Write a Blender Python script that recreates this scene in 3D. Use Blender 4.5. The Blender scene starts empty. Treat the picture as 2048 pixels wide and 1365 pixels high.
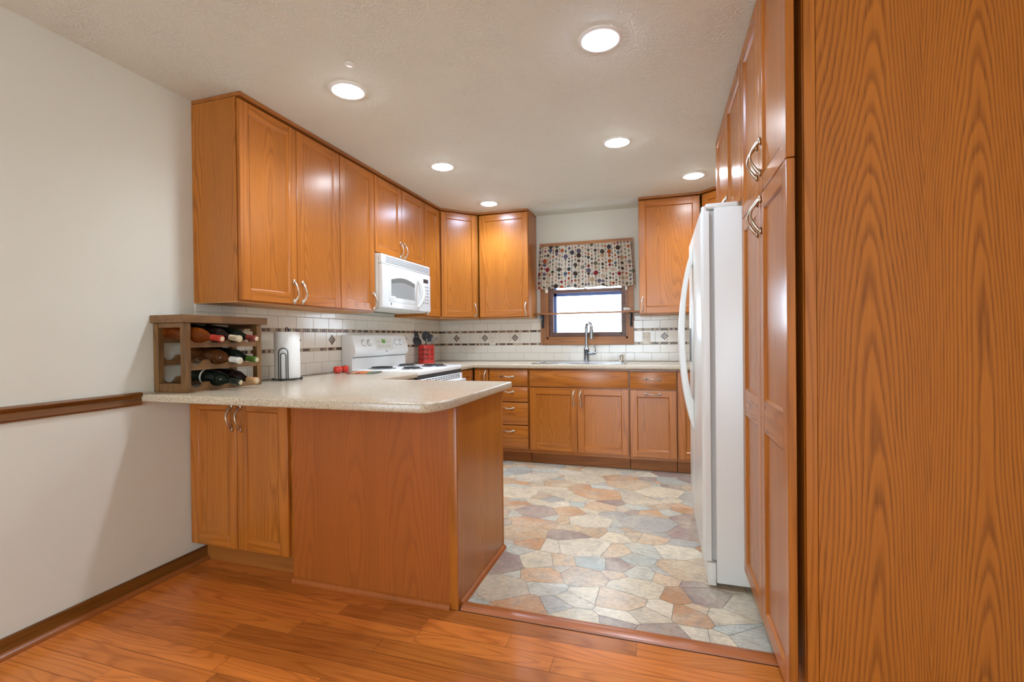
import bpy, bmesh, math, random
from mathutils import Vector, Matrix, Quaternion
R = math.radians
PI = math.pi
scene = bpy.context.scene
COL = scene.collection
random.seed(7)

# ------------------------------------------------------------------ camera
cam_d = bpy.data.cameras.new('camera')
cam_d.sensor_width = 36.0
cam_d.lens = 945.43 * 36.0 / 2048.0
cam_d.clip_start = 0.05
cam = bpy.data.objects.new('camera', cam_d)
COL.objects.link(cam)
_r = Vector((0.95419979, 0.29896042, -0.0111995))
_u = Vector((0.00862391, 0.00993309, 0.99991348))
_f = Vector((-0.2990458, 0.95421381, -0.00689995))
M = Matrix((( _r.x, _u.x, -_f.x, 2.3187), (_r.y, _u.y, -_f.y, 0.0), (_r.z, _u.z, -_f.z, 1.1561), (0, 0, 0, 1)))
cam.matrix_world = M
scene.camera = cam

# ------------------------------------------------------------------ world, exposure
scene.view_settings.view_transform = 'Standard'
scene.view_settings.look = 'None'
scene.view_settings.gamma = 1.0
scene.view_settings.use_curve_mapping = False
scene.view_settings.exposure = 1.0
w = bpy.data.worlds.new('sky')
scene.world = w
w.use_nodes = True
w.node_tree.nodes['Background'].inputs[0].default_value = (0.80, 0.98, 1.16, 1)
w.node_tree.nodes['Background'].inputs[1].default_value = 4.6
CAN_WARM = (0.95, 1.03, 1.09)
CAN_COOL = (0.76, 0.98, 1.34)
CAN_POWER = 38.0          # lens
CAN_SPOT = 9.0           # beam, watts
FILL_COL = (0.90, 1.03, 1.18)
FILL_POWER = 15.5

# ------------------------------------------------------------------ main measures
ZT = 2.407          # ceiling
YB = 4.749          # back wall
XR = 3.27           # right wall
YR = -3.2           # rear wall of the dining room
C = 0.914           # worktop height
ZU = 1.356          # underside of the upper cabinets
P0 = 1.837          # dining face of the peninsula

# ------------------------------------------------------------------ materials
def lin(c):
    return tuple(((x / 255.0) / 12.92 if x / 255.0 <= 0.04045 else ((x / 255.0 + 0.055) / 1.055) ** 2.4) for x in c) + (1.0,)

class NT:
    def __init__(s, name):
        s.m = bpy.data.materials.new(name)
        s.m.use_nodes = True
        s.t = s.m.node_tree
        s.b = s.t.nodes['Principled BSDF']
    def n(s, typ, **kw):
        nd = s.t.nodes.new(typ)
        for k, v in kw.items():
            if k.startswith('i_'):
                key = k[2:]
                key = int(key) if key.isdigit() else key.replace('_', ' ')
                if hasattr(v, 'is_output') or isinstance(v, bpy.types.NodeSocket):
                    s.t.links.new(v, nd.inputs[key])
                else:
                    nd.inputs[key].default_value = v
            else:
                setattr(nd, k, v)
        return nd
    def link(s, a, b):
        s.t.links.new(a, b)
    def math(s, op, a, b=None, c=None):
        nd = s.t.nodes.new('ShaderNodeMath'); nd.operation = op
        for i, v in enumerate((a, b, c)):
            if v is None: continue
            if isinstance(v, bpy.types.NodeSocket): s.t.links.new(v, nd.inputs[i])
            else: nd.inputs[i].default_value = v
        return nd.outputs[0]
    def mix(s, fac, a, b, mode='MIX'):
        nd = s.t.nodes.new('ShaderNodeMix'); nd.data_type = 'RGBA'; nd.blend_type = mode
        for k, v in ((0, fac), (6, a), (7, b)):
            if isinstance(v, bpy.types.NodeSocket): s.t.links.new(v, nd.inputs[k])
            else: nd.inputs[k].default_value = v
        return nd.outputs[2]
    def ramp(s, fac, stops, interp='LINEAR'):
        nd = s.t.nodes.new('ShaderNodeValToRGB'); nd.color_ramp.interpolation = interp
        el = nd.color_ramp.elements
        while len(el) < len(stops): el.new(0.5)
        for e, (p, c) in zip(el, stops):
            e.position = p
            e.color = c if len(c) == 4 else (*c, 1)
        s.t.links.new(fac, nd.inputs[0])
        return nd.outputs[0]
    def noise(s, vec, scale, detail=2.0, rough=0.5, dist=0.0):
        nd = s.t.nodes.new('ShaderNodeTexNoise')
        if vec is not None: s.t.links.new(vec, nd.inputs['Vector'])
        nd.inputs['Scale'].default_value = scale
        nd.inputs['Detail'].default_value = detail
        nd.inputs['Roughness'].default_value = rough
        nd.inputs['Distortion'].default_value = dist
        return nd
    def bump(s, h, strength=0.1, dist=0.01):
        nd = s.t.nodes.new('ShaderNodeBump')
        nd.inputs['Strength'].default_value = strength
        nd.inputs['Distance'].default_value = dist
        s.t.links.new(h, nd.inputs['Height'])
        s.t.links.new(nd.outputs[0], s.b.inputs['Normal'])
    def mapping(s, vec, scale, loc=None):
        nd = s.t.nodes.new('ShaderNodeMapping')
        s.t.links.new(vec, nd.inputs['Vector'])
        nd.inputs['Scale'].default_value = scale
        if loc is not None:
            if isinstance(loc, bpy.types.NodeSocket): s.t.links.new(loc, nd.inputs['Location'])
            else: nd.inputs['Location'].default_value = loc
        return nd.outputs[0]
    def objvec(s, off=(0, 0, 0)):
        tc = s.t.nodes.new('ShaderNodeTexCoord')
        oi = s.t.nodes.new('ShaderNodeObjectInfo')
        cb = s.t.nodes.new('ShaderNodeCombineXYZ')
        s.t.links.new(s.math('MULTIPLY', oi.outputs['Random'], 17.3), cb.inputs[0])
        s.t.links.new(s.math('MULTIPLY', oi.outputs['Random'], 31.7), cb.inputs[1])
        s.t.links.new(s.math('MULTIPLY', oi.outputs['Random'], 13.1), cb.inputs[2])
        va = s.t.nodes.new('ShaderNodeVectorMath'); va.operation = 'ADD'
        s.t.links.new(tc.outputs['Object'], va.inputs[0]); s.t.links.new(cb.outputs[0], va.inputs[1])
        vb = s.t.nodes.new('ShaderNodeVectorMath'); vb.operation = 'ADD'
        s.t.links.new(va.outputs[0], vb.inputs[0]); vb.inputs[1].default_value = off
        return vb.outputs[0]

def plain(name, col, rough=0.5, metal=0.0, spec=0.5, coat=0.0, trans=0.0, emit=None, es=0.0, var=0.04, vs=40.0):
    k = NT(name)
    c = lin(col)
    if var > 0:
        nz = k.noise(k.objvec(), vs, 3, 0.6)
        d = tuple(max(0, x * (1 - 2 * var)) for x in c[:3]) + (1,)
        cc = k.mix(nz.outputs[0], d, tuple(min(1, x * (1 + var)) for x in c[:3]) + (1,))
        k.link(cc, k.b.inputs['Base Color'])
    else:
        k.b.inputs['Base Color'].default_value = c
    k.b.inputs['Roughness'].default_value = rough
    k.b.inputs['Metallic'].default_value = metal
    k.b.inputs['Specular IOR Level'].default_value = spec
    k.b.inputs['Coat Weight'].default_value = coat
    k.b.inputs['Transmission Weight'].default_value = trans
    if emit:
        k.b.inputs['Emission Color'].default_value = (*emit, 1)
        k.b.inputs['Emission Strength'].default_value = es
    return k.m

def oak(name, light, dark, axis='z', freq=7.0, along=0.55, rings=9.0, rs=0.5, rough=0.27, off=(0, 0, 0), pore=0.35, vec=None, tone=None, pscale=240.0, spec=0.5, linew=0.3, dist=0.25, cath=None):
    """stained oak: growth rings (contours of stretched noise, or plain-sawn cathedral columns) plus fine pores"""
    k = NT(name)
    v = k.objvec(off) if vec is None else vec(k)
    def sc(a, b):
        return {'z': (a, a, b), 'x': (b, a, a), 'y': (a, b, a)}[axis]
    if cath:
        period, d, N, Mz, warp, zs = cath[:6]
        sx = k.n('ShaderNodeSeparateXYZ', i_0=v)
        wn = k.noise(k.mapping(v, sc(3.0, 0.35)), 1.0, 1.5, 0.4)
        acr = k.math('ADD', sx.outputs[0], sx.outputs[1])
        acr = k.math('ADD', acr, k.math('MULTIPLY', wn.outputs[0], warp))
        u = k.math('PINGPONG', acr, period / 2)
        r = k.math('SQRT', k.math('MULTIPLY_ADD', u, u, d * d))
        zn = k.noise(k.mapping(v, sc(3.2, zs)), 1.0, 3.0, 0.45)
        fine = k.noise(k.mapping(v, sc(30.0, 3.0)), 1.0, 3.0, 0.55)
        val = k.math('MULTIPLY_ADD', zn.outputs[0], Mz, k.math('MULTIPLY', r, N))
        val = k.math('MULTIPLY_ADD', fine.outputs[0], 0.9, val)
        val = k.math('MULTIPLY_ADD', sx.outputs[2], cath[6] if len(cath) > 6 else 3.0, val)
        ringv = k.math('FRACT', val)
    else:
        n1 = k.noise(k.mapping(v, sc(freq, along)), 1.0, 1.4, 0.42, dist)
        ringv = k.math('FRACT', k.math('MULTIPLY', n1.outputs[0], rings))
    ring = k.ramp(ringv, [(0.0, (1, 1, 1)), (linew * 0.5, (0.75, 0.75, 0.75)), (linew, (0.22, 0.22, 0.22)), (0.8, (0.0, 0.0, 0.0)), (1.0, (0.8, 0.8, 0.8))])
    n2 = k.noise(k.mapping(v, sc(pscale, pscale * 0.02)), 1.0, 2.0, 0.6)
    pores = k.ramp(n2.outputs[0], [(0.46, (0, 0, 0)), (0.66, (1, 1, 1))])
    n3 = k.noise(k.mapping(v, sc(freq * 2.0, along * 0.5)), 1.0, 2.0, 0.5)
    L, D = lin(light), lin(dark)
    base = k.mix(k.math('MULTIPLY', ring, rs), L, D)
    prg = k.math('MULTIPLY', pores, k.math('MULTIPLY_ADD', ring, 0.8, 0.25))
    base = k.mix(k.math('MULTIPLY', prg, pore), base, tuple(x * 0.55 for x in D[:3]) + (1,))
    tint = k.ramp(n3.outputs[0], [(0.25, (0.9, 0.88, 0.85)), (0.75, (1.06, 1.06, 1.06))])
    base = k.mix(1.0, base, tint, 'MULTIPLY')
    if tone:
        base = k.mix(1.0, base, tone(k), 'MULTIPLY')
    k.link(base, k.b.inputs['Base Color'])
    k.b.inputs['Roughness'].default_value = rough
    k.b.inputs['Specular IOR Level'].default_value = spec
    k.bump(prg, -0.06, 0.002)
    return k.m

OL, OD = (184, 109, 38), (132, 70, 18)
OAK_V = oak('oak_stile', OL, OD, 'z', freq=9, along=0.5, rings=8, rs=0.42)
OAK_H = oak('oak_rail', OL, OD, 'x', freq=11, along=0.9, rings=8, rs=0.45)
OAK_P = oak('oak_door_panel', (183, 109, 38), (136, 73, 20), 'z', freq=5.0, along=0.75, rs=0.42, off=(3.1, 5.2, 1.7), pore=0.34, cath=(0.22, 0.045, 90, 10, 0.25, 1.0))
OAK_S = oak('oak_side_veneer', (182, 109, 36), (122, 66, 13), 'z', freq=5.5, along=0.55, rs=0.5, off=(9.3, 2.2, 4.4), cath=(0.25, 0.035, 105, 12, 0.25, 0.8))
OAK_B = oak('oak_peninsula_veneer', (168, 90, 28), (130, 64, 17), 'z', freq=3.6, along=0.5, rs=0.34, off=(2.3, 7.2, 0.4), pore=0.2, rough=0.42, cath=(0.27, 0.06, 70, 10, 0.25, 0.9))
OAK_E = oak('oak_pantry_end_veneer', (184, 108, 32), (112, 58, 8), 'z', freq=3.3, along=0.55, rs=0.52, off=(4.7, 1.35, 2.6), pore=0.45, pscale=330, rough=0.5, spec=0.35, linew=0.4, cath=(0.26, 0.026, 112, 12, 0.22, 0.8, 7.0))
OAK_U = oak('oak_natural_underside', (205, 150, 92), (176, 120, 66), 'x', freq=8, along=0.5, rings=6, rs=0.3, rough=0.5)
OAK_T = oak('oak_dark_trim', (124, 78, 30), (76, 44, 12), 'y', freq=14, along=0.5, rings=6, rs=0.5, rough=0.3)
OAK_SHOE = oak('oak_shoe_mould', (158, 92, 44), (110, 60, 26), 'y', freq=16, along=0.5, rings=5, rs=0.4, rough=0.3)
OAK_K = oak('oak_toe_kick', (164, 98, 36), (122, 68, 20), 'x', freq=9, along=0.5, rings=7, rs=0.4, rough=0.5)
OAK_TH = oak('oak_threshold', (182, 104, 54), (140, 76, 36), 'x', freq=20, along=0.6, rings=5, rs=0.4, rough=0.28)
OAK_W = oak('oak_window_trim', (172, 114, 62), (118, 70, 34), 'z', freq=16, along=0.6, rings=5, rs=0.45, rough=0.4)
OAK_WH = oak('oak_window_trim_across', (172, 112, 60), (118, 70, 34), 'x', freq=16, along=0.6, rings=5, rs=0.45, rough=0.4)
OAK_SASH = oak('oak_window_sash', (112, 76, 62), (76, 50, 42), 'x', freq=16, along=0.6, rings=5, rs=0.4, rough=0.4)
RACK = oak('rack_wood', (124, 88, 46), (80, 52, 24), 'z', freq=14, along=2.0, rings=4, rs=0.45, rough=0.45)
RACK_H = oak('rack_wood_across', (126, 89, 50), (86, 55, 26), 'y', freq=14, along=2.0, rings=4, rs=0.45, rough=0.4)

def floor_vec(k):
    uv = k.n('ShaderNodeUVMap'); uv.uv_map = 'UVMap'
    return uv.outputs[0]
def floor_tone(k):
    a = k.n('ShaderNodeAttribute'); a.attribute_name = 'tone'
    return a.outputs['Color']
OAK_F = oak('oak_floor', (216, 128, 56), (154, 78, 26), 'x', freq=9.0, along=0.9, rings=14, rs=0.36, rough=0.24, vec=floor_vec, tone=floor_tone, pore=0.35, pscale=160)
GAP = plain('floor_gap', (92, 50, 24), 0.6)

def stone_mat():
    k = NT('vinyl_stone')
    a = k.n('ShaderNodeAttribute'); a.attribute_name = 'tone'
    tc = k.n('ShaderNodeTexCoord')
    v = tc.outputs['Object']
    n1 = k.noise(v, 11, 5, 0.7, 0.8)
    n2 = k.noise(k.mapping(v, (38, 80, 40)), 1.0, 5, 0.75, 0.4)
    n3 = k.noise(v, 4.5, 3, 0.55, 0.4)
    c = k.mix(k.ramp(n3.outputs[0], [(0.42, (0, 0, 0)), (0.7, (0.6, 0.6, 0.6))]), a.outputs['Color'], lin((214, 200, 172)))
    c = k.mix(k.ramp(n1.outputs[0], [(0.46, (0, 0, 0)), (0.72, (0.6, 0.6, 0.6))]), c, lin((158, 154, 142)))
    t = k.ramp(n2.outputs[0], [(0.28, (0.7, 0.67, 0.64)), (0.5, (1.0, 1.0, 1.0)), (0.75, (1.2, 1.19, 1.17))])
    c = k.mix(1.0, c, t, 'MULTIPLY')
    k.link(c, k.b.inputs['Base Color'])
    k.b.inputs['Roughness'].default_value = 0.24
    k.bump(n2.outputs[0], 0.10, 0.003)
    return k.m
STONE = stone_mat()
GROUT_F = plain('vinyl_grout', (118, 112, 102), 0.6)

def wall_mat(name, col, bs, bscale):
    k = NT(name)
    tc = k.n('ShaderNodeTexCoord')
    n1 = k.noise(tc.outputs['Object'], bscale, 3, 0.6)
    k.b.inputs['Base Color'].default_value = lin(col)
    k.b.inputs['Roughness'].default_value = 0.7
    k.b.inputs['Specular IOR Level'].default_value = 0.3
    k.bump(n1.outputs[0], bs, 0.002)
    return k.m
WALL = wall_mat('painted_wall', (220, 217, 202), 0.12, 160)

def ceiling_mat():
    k = NT('brushed_ceiling')
    tc = k.n('ShaderNodeTexCoord')
    nz = k.noise(tc.outputs['Object'], 2.6, 2, 0.5)
    rot = k.math('MULTIPLY', nz.outputs[0], 26.0)
    vr = k.n('ShaderNodeVectorRotate', rotation_type='Z_AXIS')
    k.link(tc.outputs['Object'], vr.inputs['Vector'])
    k.link(rot, vr.inputs['Angle'])
    mp = k.mapping(tc.outputs['Object'], (1, 1, 1))
    n1 = k.noise(mp, 20, 2, 0.5, 2.6)
    ridg = k.math('ABSOLUTE', k.math('SUBTRACT', n1.outputs[0], 0.5))
    ridge = k.ramp(ridg, [(0.0, (1, 1, 1)), (0.05, (0.45, 0.45, 0.45)), (0.16, (0, 0, 0))])
    n4 = k.noise(tc.outputs['Object'], 3.4, 2, 0.6)
    msk = k.ramp(n4.outputs[0], [(0.4, (0.25, 0.25, 0.25)), (0.65, (1, 1, 1))])
    h = k.math('MULTIPLY', ridge, msk)
    k.b.inputs['Base Color'].default_value = lin((222, 221, 208))
    k.b.inputs['Roughness'].default_value = 0.8
    k.b.inputs['Specular IOR Level'].default_value = 0.25
    k.bump(h, 0.5, 0.005)
    return k.m
CEIL = ceiling_mat()

def laminate_mat():
    k = NT('speckled_laminate')
    v = k.n('ShaderNodeTexCoord').outputs['Object']
    n1 = k.noise(v, 260, 3, 0.7)
    n2 = k.noise(v, 90, 3, 0.6)
    n3 = k.noise(k.mapping(v, (4, 22, 4)), 1.0, 3, 0.6, 0.5)
    c = k.ramp(n1.outputs[0], [(0.3, lin((120, 96, 70))[:3]), (0.44, lin((186, 166, 138))[:3]), (0.56, lin((208, 194, 170))[:3]), (0.72, lin((228, 218, 200))[:3])])
    c = k.mix(k.ramp(n2.outputs[0], [(0.5, (0, 0, 0)), (0.7, (0.5, 0.5, 0.5))]), c, lin((166, 136, 104)))
    c = k.mix(k.ramp(n3.outputs[0], [(0.4, (0, 0, 0)), (0.75, (0.3, 0.3, 0.3))]), c, lin((172, 160, 142)))
    k.link(c, k.b.inputs['Base Color'])
    k.b.inputs['Roughness'].default_value = 0.22
    k.bump(n2.outputs[0], 0.03, 0.002)
    return k.m
LAM = laminate_mat()

TILE = plain('cream_glazed_tile', (236, 230, 216), 0.14, var=0.03, vs=6)
TILE_G = plain('tile_grout', (204, 195, 178), 0.8)
MOS = [plain('mosaic_brown', (92, 58, 40), 0.25), plain('mosaic_taupe', (140, 104, 78), 0.25), plain('mosaic_dark', (58, 40, 32), 0.25), plain('mosaic_cream', (196, 178, 150), 0.25)]
NICKEL = plain('satin_nickel', (200, 190, 172), 0.28, 1.0)
TAPM = plain('faucet_nickel', (168, 170, 172), 0.25, 1.0)
STEEL = plain('brushed_steel', (196, 198, 200), 0.24, 1.0)
WHITE = plain('white_enamel', (222, 223, 220), 0.22, var=0.015)
RWHITE = plain('white_range_enamel', (240, 240, 236), 0.22, var=0.015)  # whiter than the other enamel, making up for shade under the microwave
FWHITE = plain('white_appliance_paint', (228, 227, 219), 0.3, var=0.02, vs=300)
BISQ = plain('white_plastic', (226, 224, 214), 0.4, var=0.02)
GASKET = plain('grey_gasket', (176, 174, 168), 0.7)
DKGREY = plain('dark_plastic', (52, 52, 52), 0.5)
BLACK = plain('black_iron', (22, 22, 24), 0.45)
COIL = plain('burner_coil', (58, 56, 56), 0.4, 0.6)
PAN = plain('drip_pan', (96, 92, 88), 0.3, 0.9)
GREYP = plain('grey_print', (140, 142, 142), 0.5)
MWGLASS = plain('microwave_window', (150, 154, 152), 0.15)
MWDARK = plain('microwave_window_shade', (116, 120, 118), 0.15)
LCD = plain('green_display', (54, 84, 34), 0.3, emit=(0.10, 0.24, 0.05), es=0.4)
RED = plain('red_enamel', (206, 52, 40), 0.35)
REDGL = plain('red_glossy', (206, 46, 26), 0.08, coat=0.6)
PAPER = plain('paper_towel', (240, 238, 232), 0.9, var=0.03, vs=120)
CORK = plain('cork', (206, 186, 150), 0.7)
OUTLET = plain('outlet_plastic', (234, 226, 210), 0.35)
UTB = plain('black_nylon', (40, 42, 44), 0.4)
UTG = plain('grey_silicone', (120, 122, 124), 0.4)
LENSW = plain('lamp_lens_warm', (255, 250, 240), 0.4, emit=CAN_WARM, es=CAN_POWER, var=0)
LENSC = plain('lamp_lens_cool', (245, 250, 255), 0.4, emit=CAN_COOL, es=CAN_POWER, var=0)
LTRIM = plain('lamp_trim_white', (232, 230, 224), 0.5, var=0.01)
GLASS = NT('clear_glass')
GLASS.b.inputs['Base Color'].default_value = (1, 1, 1, 1)
GLASS.b.inputs['Roughness'].default_value = 0.0
GLASS.b.inputs['Transmission Weight'].default_value = 1.0
GLASS.b.inputs['IOR'].default_value = 1.02
GLASS = GLASS.m
STORM = plain('blue_grey_storm_frame', (112, 146, 214), 0.5)
FIG = plain('white_ceramic', (226, 222, 214), 0.3)
def bottle_glass(name, col, t):
    k = NT(name)
    k.b.inputs['Base Color'].default_value = lin(col)
    k.b.inputs['Roughness'].default_value = 0.04
    k.b.inputs['Transmission Weight'].default_value = t
    k.b.inputs['IOR'].default_value = 1.3
    return k.m
BG_AMB = bottle_glass('amber_glass', (170, 84, 24), 0.75)
BG_BRN = bottle_glass('brown_glass', (104, 62, 30), 0.5)
BG_GRN = bottle_glass('dark_green_glass', (22, 30, 22), 0.2)
BG_DRK = bottle_glass('dark_wine_glass', (34, 22, 18), 0.2)
FOIL = {n: plain('capsule_' + n, c, 0.35) for n, c in dict(red=(168, 44, 30), cream=(196, 182, 150), maroon=(128, 52, 46), white=(208, 204, 192), green=(72, 104, 38), tan=(206, 158, 112), black=(28, 36, 26)).items()}

def curtain_mat():
    k = NT('dotted_fabric')
    a = k.n('ShaderNodeAttribute'); a.attribute_name = 'dots'
    nz = k.noise(k.n('ShaderNodeTexCoord').outputs['Object'], 700, 2, 0.6)
    c = k.mix(1.0, a.outputs['Color'], k.ramp(nz.outputs[0], [(0.3, (0.86, 0.86, 0.86)), (0.7, (1.06, 1.06, 1.06))]), 'MULTIPLY')
    k.link(c, k.b.inputs['Base Color'])
    k.b.inputs['Roughness'].default_value = 0.9
    k.b.inputs['Specular IOR Level'].default_value = 0.15
    return k.m
FABRIC = curtain_mat()
def pad_mat():
    k = NT('striped_weave')
    sx = k.n('ShaderNodeSeparateXYZ', i_0=k.n('ShaderNodeTexCoord').outputs['Object'])
    t = k.math('MULTIPLY_ADD', sx.outputs[0], 4.6, 0.5)
    c = k.ramp(t, [(0.0, lin((150, 70, 60))[:3]), (0.18, lin((196, 150, 110))[:3]), (0.34, lin((176, 84, 58))[:3]), (0.5, lin((206, 120, 60))[:3]), (0.68, lin((196, 110, 60))[:3]), (0.74, lin((90, 130, 100))[:3]), (0.9, lin((110, 100, 96))[:3])], 'CONSTANT')
    k.link(c, k.b.inputs['Base Color']); k.b.inputs['Roughness'].default_value = 0.8
    return k.m
PAD = pad_mat()

# ------------------------------------------------------------------ mesh builder
ORG = {}
class MB:
    def __init__(s):
        s.bm = bmesh.new()
    def _m(s, faces, m, smooth=False):
        for f in faces:
            f.material_index = m
            f.smooth = smooth
    def box(s, x0, x1, y0, y1, z0, z1, bev=0.0, m=0, seg=1):
        b = bmesh.new()
        r = bmesh.ops.create_cube(b, size=1.0)
        for v in r['verts']:
            v.co = Vector(((x0 + x1) / 2 + v.co.x * (x1 - x0), (y0 + y1) / 2 + v.co.y * (y1 - y0), (z0 + z1) / 2 + v.co.z * (z1 - z0)))
        if bev > 0:
            bmesh.ops.bevel(b, geom=list(b.edges), offset=bev, segments=seg, affect='EDGES', profile=0.5)
        s.merge(b, m, bev > 0 and seg > 1)
        return s
    def merge(s, b, m=0, smooth=False):
        mp = {}
        for v in b.verts: mp[v] = s.bm.verts.new(v.co)
        for f in b.faces:
            try: nf = s.bm.faces.new([mp[v] for v in f.verts])
            except ValueError: continue
            nf.material_index = m; nf.smooth = smooth
        b.free()
    def prism(s, pts, vec, m=0, bev=0.0, seg=2, smooth=False):
        """pts: 3D polygon, extruded along vec"""
        b = bmesh.new()
        vec = Vector(vec)
        a = [b.verts.new(p) for p in pts]
        c = [b.verts.new(Vector(p) + vec) for p in pts]
        b.faces.new(a); b.faces.new(c[::-1])
        n = len(a)
        for i in range(n): b.faces.new((a[i], c[i], c[(i + 1) % n], a[(i + 1) % n]))
        bmesh.ops.recalc_face_normals(b, faces=b.faces)
        if bev > 0:
            d = vec.normalized()
            ed = [e for e in b.edges if abs((e.verts[0].co - e.verts[1].co).normalized().dot(d)) < 0.5]
            bmesh.ops.bevel(b, geom=ed, offset=bev, segments=seg, affect='EDGES', profile=0.5)
        s.merge(b, m, smooth)
        return s
    def lathe(s, prof, c=(0, 0, 0), seg=24, m=0, axis='z', smooth=True, close=False):
        """prof: list of (r, h)"""
        c = Vector(c); rings = []
        def P(r, h, a):
            x, y = r * math.cos(a), r * math.sin(a)
            return c + {'z': Vector((x, y, h)), 'x': Vector((h, x, y)), 'y': Vector((x, h, y))}[axis]
        for r, h in prof:
            if r < 1e-6: rings.append([s.bm.verts.new(P(0, h, 0))])
            else: rings.append([s.bm.verts.new(P(r, h, 2 * PI * i / seg)) for i in range(seg)])
        fs = []
        pairs = list(zip(rings, rings[1:])) + ([(rings[-1], rings[0])] if close else [])
        for A, B in pairs:
            for i in range(seg):
                j = (i + 1) % seg
                if len(A) == 1 and len(B) == 1: continue
                if len(A) == 1: q = (A[0], B[j], B[i])
                elif len(B) == 1: q = (A[i], A[j], B[0])
                else: q = (A[i], A[j], B[j], B[i])
                fs.append(s.bm.faces.new(q))
        s._m(fs, m, smooth)
        return s
    def tube(s, pts, rad, seg=10, m=0, closed=False):
        pts = [Vector(p) for p in pts]
        n = len(pts)
        rs = rad if isinstance(rad, (list, tuple)) else [rad] * n
        rings = []
        up = None
        for i, p in enumerate(pts):
            if closed: t = pts[(i + 1) % n] - pts[i - 1]
            else: t = pts[min(i + 1, n - 1)] - pts[max(i - 1, 0)]
            t.normalize()
            if up is None:
                up = Vector((0, 0, 1)) if abs(t.z) < 0.9 else Vector((1, 0, 0))
            a = up - t * up.dot(t)
            if a.length < 1e-6: a = t.orthogonal()
            a.normalize(); up = a
            b = t.cross(a)
            rings.append([s.bm.verts.new(p + (a * math.cos(2 * PI * k / seg) + b * math.sin(2 * PI * k / seg)) * rs[i]) for k in range(seg)])
        fs = []
        pr = list(zip(rings, rings[1:]))
        if closed: pr.append((rings[-1], rings[0]))
        for A, B in pr:
            for k in range(seg):
                fs.append(s.bm.faces.new((A[k], A[(k + 1) % seg], B[(k + 1) % seg], B[k])))
        if not closed:
            fs.append(s.bm.faces.new(rings[0][::-1])); fs.append(s.bm.faces.new(rings[-1]))
        s._m(fs, m, True)
        return s
    def ell(s, c, r, m=0, seg=16, rings=10, rot=None):
        b = bmesh.new()
        bmesh.ops.create_uvsphere(b, u_segments=seg, v_segments=rings, radius=1.0)
        for v in b.verts:
            q = Vector((v.co.x * r[0], v.co.y * r[1], v.co.z * r[2]))
            if rot: q = rot @ q
            v.co = q + Vector(c)
        s.merge(b, m, True)
        return s
    def quad(s, pts, m=0):
        f = s.bm.faces.new([s.bm.verts.new(p) for p in pts]); f.material_index = m
        return f
    def xform(s, mat):
        bmesh.ops.transform(s.bm, matrix=mat, verts=s.bm.verts)
        return s
    def build(s, name, mats, parent=None, label=None, norm=True, origin=None):
        if not isinstance(mats, (list, tuple)): mats = [mats]
        if norm: bmesh.ops.recalc_face_normals(s.bm, faces=s.bm.faces)
        xs = [v.co for v in s.bm.verts]
        if origin is None:
            lo = Vector((min(v.x for v in xs), min(v.y for v in xs), min(v.z for v in xs)))
            hi = Vector((max(v.x for v in xs), max(v.y for v in xs), max(v.z for v in xs)))
            origin = Vector(((lo.x + hi.x) / 2, (lo.y + hi.y) / 2, lo.z))
        origin = Vector(origin)
        for v in s.bm.verts: v.co -= origin
        me = bpy.data.meshes.new(name)
        s.bm.to_mesh(me); s.bm.free()
        for m in mats: me.materials.append(m)
        try: me.set_sharp_from_angle(angle=R(40))
        except Exception: pass
        o = bpy.data.objects.new(name, me)
        COL.objects.link(o)
        ORG[o.name] = origin
        if parent is not None:
            o.parent = parent
            o.location = origin - (ORG[parent.name] if parent.type == 'MESH' else Vector((0, 0, 0)))
        else:
            o.location = origin
        if label: o['label'] = label
        return o

def tag(o, label=None, cat=None, group=None, kind=None):
    if label: o['label'] = label
    if cat: o['category'] = cat
    if group: o['group'] = group
    if kind: o['kind'] = kind
    return o
def thing(name, label, cat, loc=(0, 0, 0), rz=0.0, group=None, rot=None):
    o = bpy.data.objects.new(name, None)
    o.empty_display_size = 0.1
    COL.objects.link(o)
    o.location = loc
    o.rotation_euler = rot if rot else (0, 0, rz)
    return tag(o, label, cat, group)
def struct(o):
    o['kind'] = 'structure'
    return o
def kids(o):
    return [c for c in bpy.data.objects if c.parent == o]
def copy_tree(o, parent=None):
    c = o.copy(); COL.objects.link(c)
    if parent is not None: c.parent = parent
    for ch in kids(o): copy_tree(ch, c)
    return c

# ------------------------------------------------------------------ room shell
T = 0.12
b = MB(); b.box(-T, 0, YR, YB + T, -0.05, ZT + 0.1)
wall_left = struct(b.build('wall_left', WALL))
b = MB(); b.box(XR, XR + T, YR, YB + T, -0.05, ZT + 0.1)
wall_right = struct(b.build('wall_right', WALL))
WX0, WX1, WZ0, WZ1 = 1.205, 2.02, 1.135, 2.06      # opening behind the casing
b = MB()
b.box(0, WX0, YB, YB + T, -0.05, ZT + 0.1); b.box(WX1, XR, YB, YB + T, -0.05, ZT + 0.1)
b.box(WX0, WX1, YB, YB + T, -0.05, WZ0); b.box(WX0, WX1, YB, YB + T, WZ1, ZT + 0.1)
wall_back = struct(b.build('wall_back', WALL))
b = MB()
b.box(0, 0.9, YR - T, YR, -0.05, ZT + 0.1); b.box(2.4, XR, YR - T, YR, -0.05, ZT + 0.1); b.box(0.9, 2.4, YR - T, YR, 2.1, ZT + 0.1)  # opening added in the unseen rear wall to let fill daylight in
wall_rear = struct(b.build('wall_rear', WALL))
b = MB(); b.box(-T, XR + T, YR - T, YB + T, ZT, ZT + 0.1)
ceiling = struct(b.build('ceiling', CEIL))

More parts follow.
